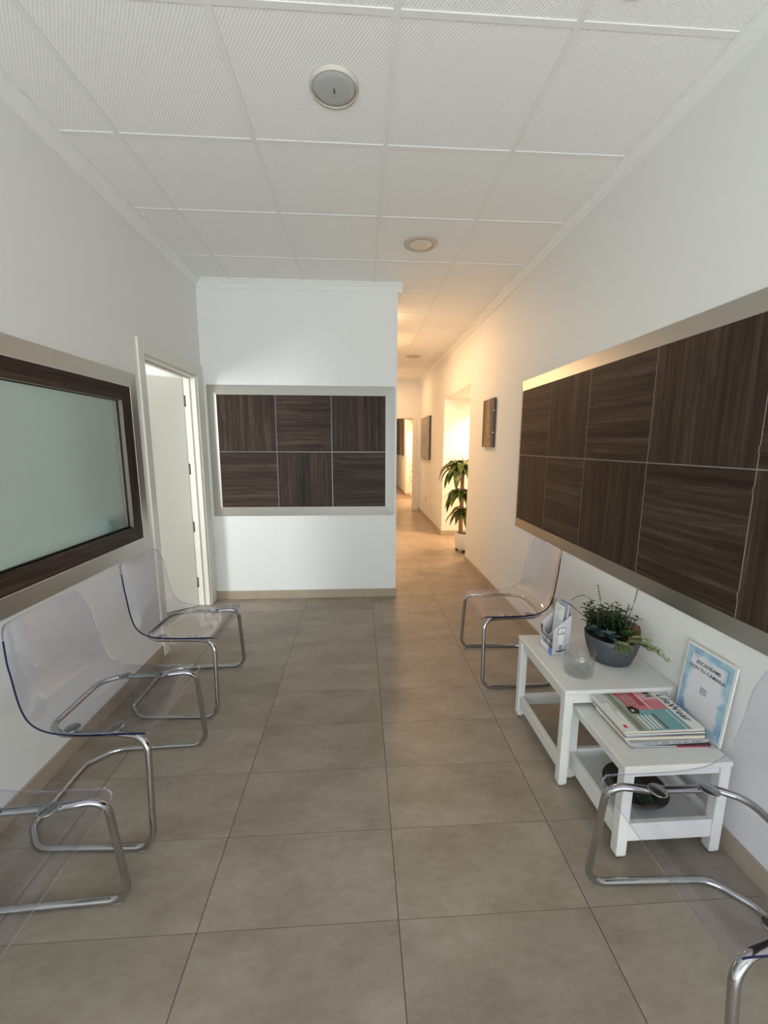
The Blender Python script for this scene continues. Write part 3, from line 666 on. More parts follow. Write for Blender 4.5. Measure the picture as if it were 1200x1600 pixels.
def chair_shell():
    line = catmull(PROF, 8); L = [0]
    for i in range(1, len(line)): L.append(L[-1] + (line[i]-line[i-1]).length)
    tot = L[-1]
    def at(s):
        s = max(0, min(tot, s))
        for i in range(1, len(L)):
            if L[i] >= s:
                t = (s-L[i-1])/(L[i]-L[i-1]); p = line[i-1].lerp(line[i], t)
                return p
    def sm(a, b_, x):
        t = max(0, min(1, (x-a)/(b_-a))); return t*t*(3-2*t)
    NV, NU = 40, 72
    grid = []
    for j in range(NV+1):
        v = -1 + 2*j/NV; v = math.sin(v*PI/2)*0.55 + v*0.45
        col = []
        for i in range(NU+1):
            q = i/NU
            q = q
            def half(s):
                return 0.225 - 0.006*sm(0.40, 0.62, s) - 0.022*sm(0.62, tot, s)
            rf, rb = 0.030, 0.045
            yy = abs(v)*0.2
            def cut(r_, hw):
                e = abs(v)*hw - (hw-r_)
                return 0 if e <= 0 else r_-math.sqrt(max(0, r_*r_-e*e))
            s0 = cut(rf, 0.225); s1 = tot-cut(rb, half(tot))
            s = s0 + (s1-s0)*q
            p = at(s); d = (at(s+0.012)-at(s-0.012)).normalized(); nrm = Vector((d.z, 0, -d.x))       # points to the front / up... toward the sitter
            if nrm.z < 0 and s < 0.3: nrm = -nrm
            av = abs(v); dish = 1-sm(0.52, 1.0, av)*1.0
            seat_d = 0.007*dish*sm(0.03, 0.14, s)*(1-sm(0.30, 0.40, s))
            back_d = (0.016*dish + 0.022*(1-v*v))*sm(0.34, 0.52, s)
            nr = Vector((-d.z, 0, d.x))
            nr = nr if nr.x < 0 or nr.z < 0 else -nr
            p = p + nr*(seat_d+back_d)
            col.append((Vector((p.x, v*half(s), p.z)), nr))
        grid.append(col)
    w = MB(); TH = 0.0075; K = NU+1
    top = [grid[j][i][0] for j in range(NV+1) for i in range(K)]
    bot = [grid[j][i][0] + grid[j][i][1]*TH for j in range(NV+1) for i in range(K)]
    o1 = w.add(top, [(j*K+i, (j+1)*K+i, (j+1)*K+i+1, j*K+i+1) for j in range(NV) for i in range(NU)], 0, True)
    o2 = w.add(bot, [(j*K+i, j*K+i+1, (j+1)*K+i+1, (j+1)*K+i) for j in range(NV) for i in range(NU)], 0, True)
    ring = [(0, i) for i in range(K)] + [(j, NU) for j in range(1, NV+1)] + [(NV, i) for i in range(NU-1, -1, -1)] + [(j, 0) for j in range(NV-1, 0, -1)]
    vs = []
    for j, i in ring: vs += [top[j*K+i], bot[j*K+i]]
    n = len(ring); o3 = w.add(vs, [])
    for k in range(n):
        k2 = (k+1) % n; j, i = ring[k]; j2, i2 = ring[k2]
        side = (j == j2) and j in (0, NV)
        w.f.append([o3+2*k, o3+2*k2, o3+2*k2+1, o3+2*k+1]); w.mi.append(1 if side else 2); w.sm.append(False)
    return w
def chair_frame():
    half = [((-0.010, 0.257, 0.0115), 0.062), ((-0.020, 0.214, 0.414), 0.062), ((-0.13, 0.190, 0.4145), 0.10), ((-0.33, 0.182, 0.4145), 0.05), ((-0.395, 0.14, 0.4145), 0.07)]
    rear_top = half[::-1]
    P = [h_ for h_ in half]
    pts = [p for p, _ in P] + [(p[0], -p[1], p[2]) for p, _ in P[::-1]]; rad = [r_ for _, r_ in P] + [r_ for _, r_ in P[::-1]]
    low = [((-0.42, -0.242, 0.0115), 0.10), ((-0.505, -0.15, 0.0115), 0.06), ((-0.505, 0.15, 0.0115), 0.06), ((-0.42, 0.242, 0.0115), 0.10)]
    pts += [p for p, _ in low]; rad += [r_ for _, r_ in low]
    return MB().tube(fillet(pts, rad, True), 0.011, 14, 0, closed=True)
DISCS = [(-0.147, 0.174), (-0.302, 0.168), (-0.147, -0.174), (-0.302, -0.168)]
def make_chair():
    r = thing('clear_chair', 'x', 'chair', (0,0,0))
    sh = link('shell', chair_shell(), ['clear', 'edge', 'edgepale'], r)
    bm = bmesh.new(); bm.from_mesh(sh.data); bmesh.ops.remove_doubles(bm, verts=bm.verts, dist=1e-6)
    bmesh.ops.recalc_face_normals(bm, faces=bm.faces); bm.to_mesh(sh.data); bm.free()
    link('frame', chair_frame(), 'chrome', r)
    for x, y in DISCS:
        link('disc', MB().lathe([(0.0001, 0.4235), (0.022, 0.4235), (0.026, 0.4255), (0.026, 0.4275), (0.024, 0.4285), (0.0001, 0.4285)], x, y, 28), 'chrome', r)
    for x, y in ((-0.05, 0.256), (-0.05, -0.256), (-0.40, 0.243), (-0.40, -0.243)):
        link('glide', MB().box(x-0.014, x+0.014, y-0.005, y+0.005, 0, 0.004), 'taupe', r)
    return r
chair0 = make_chair()
def copy_thing(root):
    r = root.copy(); C.objects.link(r)
    for ch in root.children:
        c = ch.copy(); C.objects.link(c); c.parent = r
    return r
CH = [
    (-0.728, 1.550, 0.0, 'clear plastic chair on a chrome frame under the frosted window, middle of the left-hand three'),
    (-0.742, 2.263, 0.0, 'clear plastic chair on a chrome frame beside the doorway, farthest of the left-hand three'),
    (-0.720, 0.868, 0.0, 'clear plastic chair cut off by the left edge, only seat corner and chrome leg showing'),
    (0.704, 2.443, 180.0, 'clear plastic chair by the right wall beyond the white tables, back toward the wall'),
    (0.722, 0.833, 180.0, 'clear plastic chair cut off by the right edge, in front of the low white table'),
]
for k, (x, y, rz, lab) in enumerate(CH):
    r = chair0 if k == 0 else copy_thing(chair0)
    r.location = (x, y, 0); r.rotation_euler = (0, 0, math.radians(rz)); tag(r, lab, 'chair', 'clear plastic waiting chairs')

# ------------------------------------------------------------------ white side tables
def table_leg(x0, y0, z1, s_=0.036):
    w = MB(); b_ = 0.010
    w.hexa([(x0+b_, y0+b_, 0.004), (x0+s_-b_, y0+b_, 0.004), (x0+s_-b_, y0+s_-b_, 0.004), (x0+b_, y0+s_-b_, 0.004)],
           [(x0, y0, 0.022), (x0+s_, y0, 0.022), (x0+s_, y0+s_, 0.022), (x0, y0+s_, 0.022)])
    w.f.pop(1); w.mi.pop(1); w.sm.pop(1)
    w.hexa([(x0, y0, 0.022), (x0+s_, y0, 0.022), (x0+s_, y0+s_, 0.022), (x0, y0+s_, 0.022)],
           [(x0, y0, z1), (x0+s_, y0, z1), (x0+s_, y0+s_, z1), (x0, y0+s_, z1)])
    k = len(w.f)-6; w.f.pop(k); w.mi.pop(k); w.sm.pop(k)
    return w
def pads(x0, y0, s_=0.036): return MB().box(x0+0.011, x0+s_-0.011, y0+0.011, y0+s_-0.011, 0, 0.005)
# tall table
tx0, tx1, ty0, ty1, tz = 0.822, 1.298, 1.466, 1.962, 0.45
tt = thing('side_table', 'taller white wooden side table holding the planter, glass and leaflet box', 'table', ((tx0+tx1)/2, (ty0+ty1)/2, 0))
link('tabletop', MB().box(tx0, tx1, ty0, ty1, tz-0.018, tz), 'white', tt, bevel=0.004)
s_ = 0.036; ins = 0.003
legs = [(tx0+ins, ty0+ins), (tx1-s_-ins, ty0+ins), (tx0+ins, ty1-s_-ins), (tx1-s_-ins, ty1-s_-ins)]
for x, y in legs:
    l = link('leg', table_leg(x, y, tz-0.018, s_), 'white', tt, bevel=0.003); link('foot_pad', pads(x, y, s_), 'black', l)
a0, a1 = tz-0.062, tz-0.018; ry = 0.022
link('apron', MB().box(tx0+ins+0.008, tx0+ins+0.008+ry, ty0+ins+s_, ty1-ins-s_, a0, a1), 'white', tt)
link('apron', MB().box(tx1-ins-0.008-ry, tx1-ins-0.008, ty0+ins+s_, ty1-ins-s_, a0, a1), 'white', tt)
link('apron', MB().box(tx0+ins+s_, tx1-ins-s_, ty0+ins+0.008, ty0+ins+0.008+ry, a0, a1), 'white', tt)
link('apron', MB().box(tx0+ins+s_, tx1-ins-s_, ty1-ins-0.008-ry, ty1-ins-0.008, a0, a1), 'white', tt)
for bx in ((tx0+ins+0.006, tx0+ins+0.006+ry, ty0+ins+s_, ty1-ins-s_), (tx1-ins-0.006-ry, tx1-ins-0.006, ty0+ins+s_, ty1-ins-s_), (tx0+ins+s_, tx1-ins-s_, ty1-ins-0.006-ry, ty1-ins-0.006)):
    link('rail', MB().box(*bx, 0.070, 0.125), 'white', tt, bevel=0.002)
# low table with a tray
lx0, lx1, ly0, ly1, lz = 0.876, 1.257, 1.157, 1.545, 0.372
lt = thing('side_table', 'lower white wooden side table with a tray shelf, carrying the magazine pile', 'table', ((lx0+lx1)/2, (ly0+ly1)/2, 0))
link('tabletop', MB().box(lx0, lx1, ly0, ly1, lz-0.018, lz), 'white', lt, bevel=0.004)
legs = [(lx0+ins, ly0+ins), (lx1-s_-ins, ly0+ins), (lx0+ins, ly1-s_-ins), (lx1-s_-ins, ly1-s_-ins)]
for x, y in legs:
    l = link('leg', table_leg(x, y, lz-0.018, s_), 'white', lt, bevel=0.003); link('foot_pad', pads(x, y, s_), 'black', l)
a0, a1 = lz-0.048, lz-0.018
link('apron', MB().box(lx0+ins+0.008, lx0+ins+0.008+0.018, ly0+ins+s_, ly1-ins-s_, a0, a1), 'white', lt)
link('apron', MB().box(lx1-ins-0.026, lx1-ins-0.008, ly0+ins+s_, ly1-ins-s_, a0, a1), 'white', lt)
link('apron', MB().box(lx0+ins+s_, lx1-ins-s_, ly0+ins+0.008, ly0+ins+0.026, a0, a1), 'white', lt)
link('apron', MB().box(lx0+ins+s_, lx1-ins-s_, ly1-ins-0.026, ly1-ins-0.008, a0, a1), 'white', lt)
t0, t1 = 0.072, 0.142
for bx in ((lx0+ins+0.006, lx0+ins+0.024, ly0+ins+s_, ly1-ins-s_), (lx1-ins-0.024, lx1-ins-0.006, ly0+ins+s_, ly1-ins-s_), (lx0+ins+s_, lx1-ins-s_, ly0+ins+0.006, ly0+ins+0.024), (lx0+ins+s_, lx1-ins-s_, ly1-ins-0.024, ly1-ins-0.006)):
    link('rail', MB().box(*bx, t0, t1), 'white', lt, bevel=0.002)
TZ = 0.100
link('tray_floor', MB().box(lx0+0.012, lx1-0.012, ly0+0.012, ly1-0.012, TZ-0.008, TZ), 'whitein', lt)
# dark dish on the tray
cx_, cy_ = 1.055, 1.335
ds = thing('dish', 'round dark brown dish with dark green inside, on the tray of the low table', 'dish', (cx_, cy_, TZ))
link('bowl', MB().lathe([(0.0001, TZ+0.0006), (0.055, TZ+0.0006), (0.085, TZ+0.012), (0.112, TZ+0.036), (0.110, TZ+0.040), (0.104, TZ+0.038), (0.080, TZ+0.018), (0.05, TZ+0.008), (0.0001, TZ+0.007)], cx_, cy_, 48), 'dish', ds)
w = MB()
for k in range(16):
    a = k*2.4; rr = 0.012+0.0035*k
    w.leaf((cx_+rr*0.5*math.cos(a), cy_+rr*0.5*math.sin(a), TZ+0.018), (math.cos(a), math.sin(a), 0.5), 0.055, 0.04, 1.2, 5, 0.3)
link('green_filling', w, 'dishgreen', ds)

# ------------------------------------------------------------------ magazines on the low table
def magazine(label, x0, x1, y0, y1, z, t, rot, cover, pages, sheet=None):
    r = thing('magazine', label, 'magazine', ((x0+x1)/2, (y0+y1)/2, z), 'magazines on the low table')
    link('pages', MB().box(x0+0.001, x1-0.002, y0+0.0015, y1-0.001, z+0.0006, z+t-0.0006), pages, r)
    w = MB(); w.box(x0, x1, y0, y1, z+0.0001, z+0.0006); w.box(x0, x1, y0, y1, z+t-0.0006, z+t)
    w.box(x0, x1, y1-0.0006, y1, z, z+t)
    link('cover', w, cover, r)
    if sheet: sheet(r, x0, x1, y0, y1, z+t)
    r.rotation_euler = (0, 0, math.radians(rot)); return r
zt = lz + 0.0004
def dark_edge(r, x0, x1, y0, y1, z):
    link('spine', MB().box(x0+0.16, x1-0.005, y0-0.0008, y0+0.001, z-0.0065, z-0.001), 'magenta', r)
def silver_edge(r, x0, x1, y0, y1, z):
    link('spine', MB().box(x0, x1, y0-0.0008, y0+0.001, z-0.0115, z-0.0003), 'silverpaper', r)
    w = MB(); g = random.Random(3); x = x0+0.05
    while x < x1-0.03:                       # worn, unreadable dark strokes along the spine
        ww_ = g.uniform(0.004, 0.009); w.quad((x, y0-0.0011, z-0.0095), (x+ww_*0.4, y0-0.0011, z-0.0095), (x+ww_, y0-0.0011, z-0.0028), (x+ww_*0.5, y0-0.0011, z-0.0028))
        x += ww_ + (0.014 if g.random() < 0.25 else 0.003)
    link('spine_print', w, 'ink', r)
def top_cover(r, x0, x1, y0, y1, z):
    W_, D_ = x1-x0, y1-y0
    def pt(a, b_, h_): return (x0+W_*a, y0+D_*b_, z+h_)          # a: along the cover height (toward the wall), b: far = 1
    def patch(mb, P, h_, mi): mb.add([pt(a, b_, h_) for a, b_ in P], [tuple(range(len(P)))], mi)
    mats = ['sage', 'sagedark', 'pink', 'pinkpale', 'red', 'teal', 'tealdark', 'paper', 'ink', 'brightred', 'greyink']
    w = MB(); h1, h2, h3 = 0.0003, 0.0006, 0.0009
    patch(w, [(0.17, 0), (0.84, 0), (0.84, 1), (0.17, 1)], h1, 0)
    patch(w, [(0.20, 0), (0.27, 0), (0.27, 1), (0.22, 1)], h2, 1)
    patch(w, [(0.36, 0.50), (0.84, 0.50), (0.84, 1), (0.30, 1)], h2, 2)                   # pink half
    patch(w, [(0.60, 0.74), (0.84, 0.74), (0.84, 1), (0.60, 1)], h3, 3)
    patch(w, [(0.50, 0.60), (0.60, 0.60), (0.60, 1), (0.50, 1)], h3, 4)
    patch(w, [(0.595, 0.50), (0.61, 0.50), (0.61, 1), (0.595, 1)], h3+0.0002, 7)
    for k in range(4):                                                                    # garage door, far
        for q in range(4):
            a_, b_ = 0.335+0.040*k, 0.61+0.095*q
            patch(w, [(a_, b_), (a_+0.028, b_), (a_+0.028, b_+0.075), (a_, b_+0.075)], h3+0.0002, 4)
            patch(w, [(a_+0.028, b_), (a_+0.036, b_), (a_+0.036, b_+0.085), (a_+0.028, b_+0.085)], h3+0.0002, 7)
    patch(w, [(0.70, 0.80), (0.82, 0.80), (0.82, 0.98), (0.70, 0.98)], h3+0.0002, 7)
    patch(w, [(0.71, 0.90), (0.81, 0.90), (0.81, 0.97), (0.71, 0.97)], h3+0.0004, 6)
    patch(w, [(0.71, 0.82), (0.81, 0.82), (0.81, 0.885), (0.71, 0.885)], h3+0.0004, 6)
    patch(w, [(0.34, 0), (0.84, 0), (0.84, 0.50), (0.36, 0.50)], h2, 5)                   # teal half
    for k in range(4):
        patch(w, [(0.33+0.05*k, 0.03), (0.355+0.05*k, 0.03), (0.355+0.05*k, 0.36), (0.33+0.05*k, 0.36)], h3, 7)
    patch(w, [(0.54, 0.02), (0.575, 0.02), (0.575, 0.40), (0.54, 0.40)], h3, 6)
    patch(w, [(0.775, 0), (0.787, 0), (0.787, 0.48), (0.775, 0.48)], h3, 7)
    patch(w, [(0.30, 0.42), (0.40, 0.40), (0.44, 0.50), (0.40, 0.60), (0.31, 0.58)], h3+0.0006, 8)   # two seated people, small and dark
    patch(w, [(0.33, 0.46), (0.36, 0.45), (0.37, 0.50), (0.34, 0.51)], h3+0.0008, 7)
    patch(w, [(0, 0), (0.17, 0), (0.17, 1), (0, 1)], h2, 7)
    for k in range(5): patch(w, [(0.035+0.018*k, 0.70), (0.041+0.018*k, 0.70), (0.041+0.018*k, 0.94), (0.035+0.018*k, 0.94)], h3, 10)
    patch(w, [(0.135, 0.48), (0.145, 0.48), (0.145, 0.94), (0.135, 0.94)], h3, 8)
    patch(w, [(0.10, 0.28), (0.106, 0.28), (0.106, 0.62), (0.10, 0.62)], h3, 10)
    patch(w, [(0.05, 0.08), (0.09, 0.08), (0.09, 0.15), (0.05, 0.15)], h3, 9)
    patch(w, [(0.84, 0), (1.0, 0), (1.0, 1), (0.84, 1)], h2, 7)
    text_into(w, 'LifeWear', 0.043, pt(0.875, 0.54, h3), (0,-1,0), (1,0,0), 8)
    link('cover_print', w, mats, r)
MG = [
    ('bottom magazine of the pile, dark cover with a magenta corner', 0.960, 1.246, 1.236, 1.446, 0.0060, -2, 'darkpaper', 'paper', dark_edge),
    ('silver spined magazine with dark strokes, second from the bottom of the pile', 0.945, 1.238, 1.241, 1.451, 0.0140, 1.0, 'silverpaper', 'paper', silver_edge),
    ('cream edged magazine in the middle of the pile', 0.937, 1.232, 1.250, 1.462, 0.0095, -1, 'cream_paper', 'cream_paper', None),
    ('thin magazine with a dark cover edge above the cream one', 0.941, 1.240, 1.256, 1.468, 0.0055, 0.5, 'navy', 'paper', None),
    ('white edged magazine directly below the top one, dark spine', 0.936, 1.234, 1.252, 1.468, 0.0080, -0.5, 'darkpaper', 'paper', None),
    ('top magazine with pink and teal house cover and white margins', 0.930, 1.232, 1.254, 1.482, 0.0095, 0.0, 'paper', 'cream_paper', top_cover),
]
for (lab, x0, x1, y0, y1, t, rot, cv, pg, sh) in MG:
    magazine(lab, x0, x1, y0, y1, zt, t, rot, cv, pg, sh); zt += t + 0.0012 if sh is top_cover else t + 0.0003

# ------------------------------------------------------------------ table sign leaning on the wall
sg = thing('table_sign', 'white framed sheet with blue watercolour border and black text, leaning on the right wall', 'sign', (1.262, 1.325, lz+0.0005))
SW, SH = 0.107, 0.305
f = MB(); f.box(-0.003, 0.003, -SW, SW, 0, SH)
def raw(name, mb, mats, parent, bevel=0):
    o = link(name, mb, mats, None, (0,0,0), bevel); o.parent = parent; return o
raw('board', f, 'potwhite', sg, 0.0015)
sheet = MB().box(-0.0036, -0.003, -SW+0.009, SW-0.009, 0.009, SH-0.009); raw('sheet', sheet, 'watercolour', sg)
raw('stand', MB().box(-0.045, -0.0031, -SW, SW, 0, 0.003), 'pane', sg)
w = MB(); xx = -0.0038
U, V = (0,-1,0), (0,0,1)
text_into(w, '\u00a1ESCAN\u00c9AME', 0.0185, (xx, 0, 0.240), U, V, 0)
text_into(w, 'CON TU C\u00c1MARA!', 0.0185, (xx, 0, 0.216), U, V, 0)
raw('lettering', w, 'ink', sg)
def hbar(y0, y1, z0, z1): w.quad((xx-0.0003, y1, z0), (xx-0.0003, y0, z0), (xx-0.0003, y0, z1), (xx-0.0003, y1, z1), 0)
lw = 0.0009
yl, yr, zb, ztp = 0.080, -0.080, 0.030, 0.276         # corner brackets
for ya, sgn in ((yl, -1), (yr, 1)):
    for za, sz in ((zb, 1), (ztp, -1)):
        w = MB(); y2 = ya+sgn*0.045; hbar(min(ya, y2), max(ya, y2), za-lw/2, za+lw/2)
        z2 = za+sz*0.045; hbar(ya-lw/2, ya+lw/2, min(za, z2), max(za, z2)); raw('corner_line', w, 'ink', sg)
w = MB()
def rrect_ring(cyy, czz, h_, t, rad):
    n = 8; O, I = [], []
    for qx, qz, a0 in ((1,1,0), (-1,1,PI/2), (-1,-1,PI), (1,-1,1.5*PI)):
        for k in range(n+1):
            a = a0+PI/2*k/n
            for arr, hh, r_ in ((O, h_, rad), (I, h_-t, max(0.0004, rad-t))):
                arr.append((xx-0.0003, cyy-(qx*(hh-r_)+r_*math.cos(a)), czz+qz*(hh-r_)+r_*math.sin(a)))
    k = len(O); w.add(O+I, [(i, (i+1) % k, k+(i+1) % k, k+i) for i in range(k)], 0)
rrect_ring(0, 0.150, 0.0125, 0.0022, 0.0045); rrect_ring(0, 0.150, 0.0062, 0.0020, 0.0060)
w.ball((xx-0.0002, -0.0075, 0.1575), 0.0002, 0.0011, 0.0011, 8, 4)
raw('emblem', w, 'ink', sg)
sg.rotation_euler = (0, math.radians(5.0), 0)

# ------------------------------------------------------------------ leaflet box on the tall table
hz = tz + 0.0005
A = Vector((0.896, 1.742, hz)); u_ = Vector((-0.014, 0.099, 0)).normalized(); v_ = Vector((0.099, 0.020, 0)).normalized()   # front edge direction, depth direction
hb = thing('leaflet_box', 'small pale cardboard leaflet box with printed photo, on the taller table', 'leaflet holder', (A.x, A.y, A.z))
Wd, Dp = 0.100, 0.095
Zv = Vector((0,0,1))
def hp(a, d, z): return A + u_*a + v_*d + Zv*z
nf = v_*-1
w = MB(); th = 0.0015
w.slab([hp(0,0,0), hp(Wd,0,0), hp(Wd,0,0.125), hp(Wd*0.62,0,0.088), hp(Wd*0.38,0,0.088), hp(0,0,0.125)][::-1], nf, th)
w.slab([hp(0,0,0), hp(0,Dp,0), hp(0,Dp,0.195), hp(0,0,0.125)], u_*-1, th)
w.slab([hp(Wd,0,0), hp(Wd,Dp,0), hp(Wd,Dp,0.195), hp(Wd,0,0.125)][::-1], u_, th)
w.slab([hp(0,Dp,0), hp(Wd,Dp,0), hp(Wd,Dp,0.195), hp(0,Dp,0.195)], v_, th)
w.slab([hp(0,0,0.002), hp(0,Dp,0.002), hp(Wd,Dp,0.002), hp(Wd,0,0.002)], Zv, th)
link('carton', w, 'lilac', hb)
mats = ['screen', 'ink', 'skin', 'blueprint', 'paper', 'greyink']
w = MB(); e = 0.0006
def fp(a, z, k=0): return hp(Wd*a, -e-k*0.0003, 0.125*z)
def fpatch(P, k, mi): w.add([fp(a, z, k) for a, z in P][::-1], [tuple(range(len(P)))], mi)
fpatch([(0.02,0.25), (0.72,0.32), (0.72,0.66), (0.36,0.68), (0.02,0.9)], 0, 5)
fpatch([(0.10,0.34), (0.80,0.42), (0.84,0.66), (0.14,0.60)], 1, 1)                     # laptop screen
fpatch([(0.14,0.375), (0.77,0.445), (0.80,0.625), (0.17,0.57)], 2, 0)
fpatch([(0.40,0.42), (0.56,0.44), (0.60,0.55), (0.50,0.60), (0.40,0.54)], 3, 2)
fpatch([(0.02,0.30), (0.20,0.30), (0.14,0.62), (0.02,0.60)], 2, 1)
fpatch([(0.02,0.36), (0.12,0.40), (0.10,0.55), (0.02,0.52)], 4, 2)
fpatch([(0.80,0.66), (0.98,0.60), (0.98,0.94), (0.86,0.98)], 1, 1)                      # a second person at the far side
fpatch([(0.84,0.66), (0.96,0.62), (0.95,0.80), (0.86,0.82)], 2, 2)
fpatch([(0.02,0.02), (0.26,0.02), (0.24,0.26), (0.06,0.30)], 1, 3)
fpatch([(0.36,0.10), (0.95,0.18), (0.92,0.32), (0.34,0.30)], 1, 4)
link('photo_print', w, mats, hb)
w = MB()
def sp_(d, z, k=0): return hp(-e-k*0.0003, Dp*d, z)
def spatch(P, k, mi): w.add([sp_(d, z, k) for d, z in P], [tuple(range(len(P)))], mi)
spatch([(0.34,0.045), (0.60,0.048), (0.62,0.100), (0.30,0.098)], 0, 4)                   # a white stand on wheels with a tilted screen
spatch([(0.20,0.018), (0.45,0.012), (0.75,0.022), (0.72,0.028), (0.45,0.019), (0.20,0.024)], 1, 1)
spatch([(0.38,0.02), (0.52,0.02), (0.54,0.05), (0.38,0.05)], 1, 5)
spatch([(0.24,0.104), (0.66,0.106), (0.72,0.134), (0.30,0.134)], 1, 1)
spatch([(0.27,0.107), (0.64,0.109), (0.69,0.131), (0.32,0.131)], 2, 4)
spatch([(0.42,0.112), (0.54,0.112), (0.50,0.126)], 3, 2)
link('stand_print', w, ['screen', 'ink', 'skin', 'blueprint', 'paper', 'greyink'], hb)
def leaflet(label, d, a0, a1, ztop, lean, mat, lines=False):
    p = hp(a0, d, 0.006)
    r = thing('leaflet', label, 'leaflet', (p.x, p.y, p.z), 'leaflets in the cardboard box')
    P = [hp(a0, d, 0.006), hp(a1, d, 0.006), hp(a1, d+lean, ztop), hp(a0, d+lean, ztop)]
    link('sheet', MB().slab(P[::-1], v_*-1, 0.0012), mat, r)
    if lines:
        w = MB(); n = -v_
        for k in range(8):
            f0, f1 = 0.94-0.045*k, 0.93-0.045*k
            if k == 3: continue
            q = [P[0].lerp(P[3], f1), P[0].lerp(P[3], f0)]; q2 = [P[1].lerp(P[2], f1), P[1].lerp(P[2], f0)]
            s0, s1 = 0.12, (0.55 if k % 3 else 0.85)
            w.quad(q[0].lerp(q2[0], 1-s1)+n*0.0005, q[0].lerp(q2[0], 1-s0)+n*0.0005, q[1].lerp(q2[1], 1-s0)+n*0.0005, q[1].lerp(q2[1], 1-s1)+n*0.0005)
        link('lines', w, 'greyink', r)
leaflet('white printed leaflet in front, standing in the cardboard box', 0.045, 0.016, 0.084, 0.228, 0.020, 'paper', True)
leaflet('pale leaflet behind the printed one in the cardboard box', 0.060, 0.010, 0.076, 0.240, 0.018, 'silverpaper')
leaflet('blue topped leaflet at the back of the cardboard box', 0.070, 0.004, 0.072, 0.245, 0.014, 'blueprint')
leaflet('white leaflet just before the blue one in the cardboard box', 0.066, 0.005, 0.070, 0.240, 0.015, 'paper')

# ------------------------------------------------------------------ glass with clear pebbles
gx_, gy_, gr = 0.946, 1.598, 0.060
gs = thing('glass_tumbler', 'wide clear glass tumbler on the taller table, in front of the planter', 'glass', (gx_, gy_, tz))
z = tz+0.0005
link('glass', MB().lathe([(0.0001, z), (gr-0.004, z), (gr, z+0.005), (gr+0.003, z+0.105), (gr+0.001, z+0.107), (gr-0.0015, z+0.105), (gr-0.004, z+0.014), (gr-0.010, z+0.010), (0.0001, z+0.010)], gx_, gy_, 56), 'glass', gs)
w = MB(); g = random.Random(11)
for k in range(70):
    a, rr, hh = g.uniform(0, 2*PI), (gr-0.014)*math.sqrt(g.random()), g.uniform(0.020, 0.072)
    w.ball((gx_+rr*math.cos(a), gy_+rr*math.sin(a), z+hh), g.uniform(0.005, 0.009), g.uniform(0.005, 0.009), g.uniform(0.004, 0.007), 8, 5)
pb = link('pebbles', w, 'pebble', None, (gx_, gy_, z)); tag(pb, 'clear glassy pebbles filling the tumbler', 'pebbles', None, 'stuff')

# ------------------------------------------------------------------ planter on the tall table
px, py = 1.155, 1.705; z = tz+0.0005
pl = thing('planter', 'slate grey bowl of mixed succulents on the taller table against the wall', 'plant', (px, py, tz))
link('pot', MB().lathe([(0.0001, z), (0.078, z), (0.086, z+0.006), (0.103, z+0.055), (0.113, z+0.095), (0.116, z+0.122), (0.114, z+0.124), (0.111, z+0.120), (0.106, z+0.090), (0.0001, z+0.085)], px, py, 56), 'slate', pl)
link('soil', MB().lathe([(0.0001, z+0.108), (0.06, z+0.106), (0.107, z+0.098)], px, py, 40), 'soil', pl)
rz_ = z+0.108
RV, DV = Vector((0.83, -0.56, 0)), Vector((0.56, 0.83, 0))         # across and away, seen from the seats
def pp(a, d, h_): return Vector((px, py, rz_)) + RV*a + DV*d + Zv*h_
g = random.Random(5); st, lv = MB(), MB()
def clampx(p): return Vector((min(p.x, XR-0.012), p.y, p.z))
for k in range(64):
    b0 = pp(g.uniform(-0.085, 0.055), g.uniform(-0.01, 0.07), -0.004)
    d = (RV*g.uniform(-0.6, 0.42) + DV*g.uniform(-0.5, 0.35) + Zv*1.15).normalized(); L_ = g.uniform(0.07, 0.135)
    path = [clampx(b0 + d*L_*t + RV*0.01*math.sin(t*3+k)) for t in (0, 0.33, 0.66, 1)]
    st.tube(path, [0.0016, 0.0014, 0.0012, 0.0008], 5)
    for q in range(13):
        t = 0.25+0.75*q/12; a = q*2.4+k
        i = min(2, int(t*3)); p = path[i].lerp(path[i+1], t*3-i)
        o_ = Vector((math.cos(a), math.sin(a), 0.45))
        if p.x+o_.x*0.02 > XR-0.012: continue
        lv.leaf(p, o_, g.uniform(0.020, 0.032), g.uniform(0.011, 0.016), 0.4, 4, 0.3, 0, 0.75)
link('stems', st, 'stem', pl); link('bushy_leaves', lv, 'leafdark', pl)
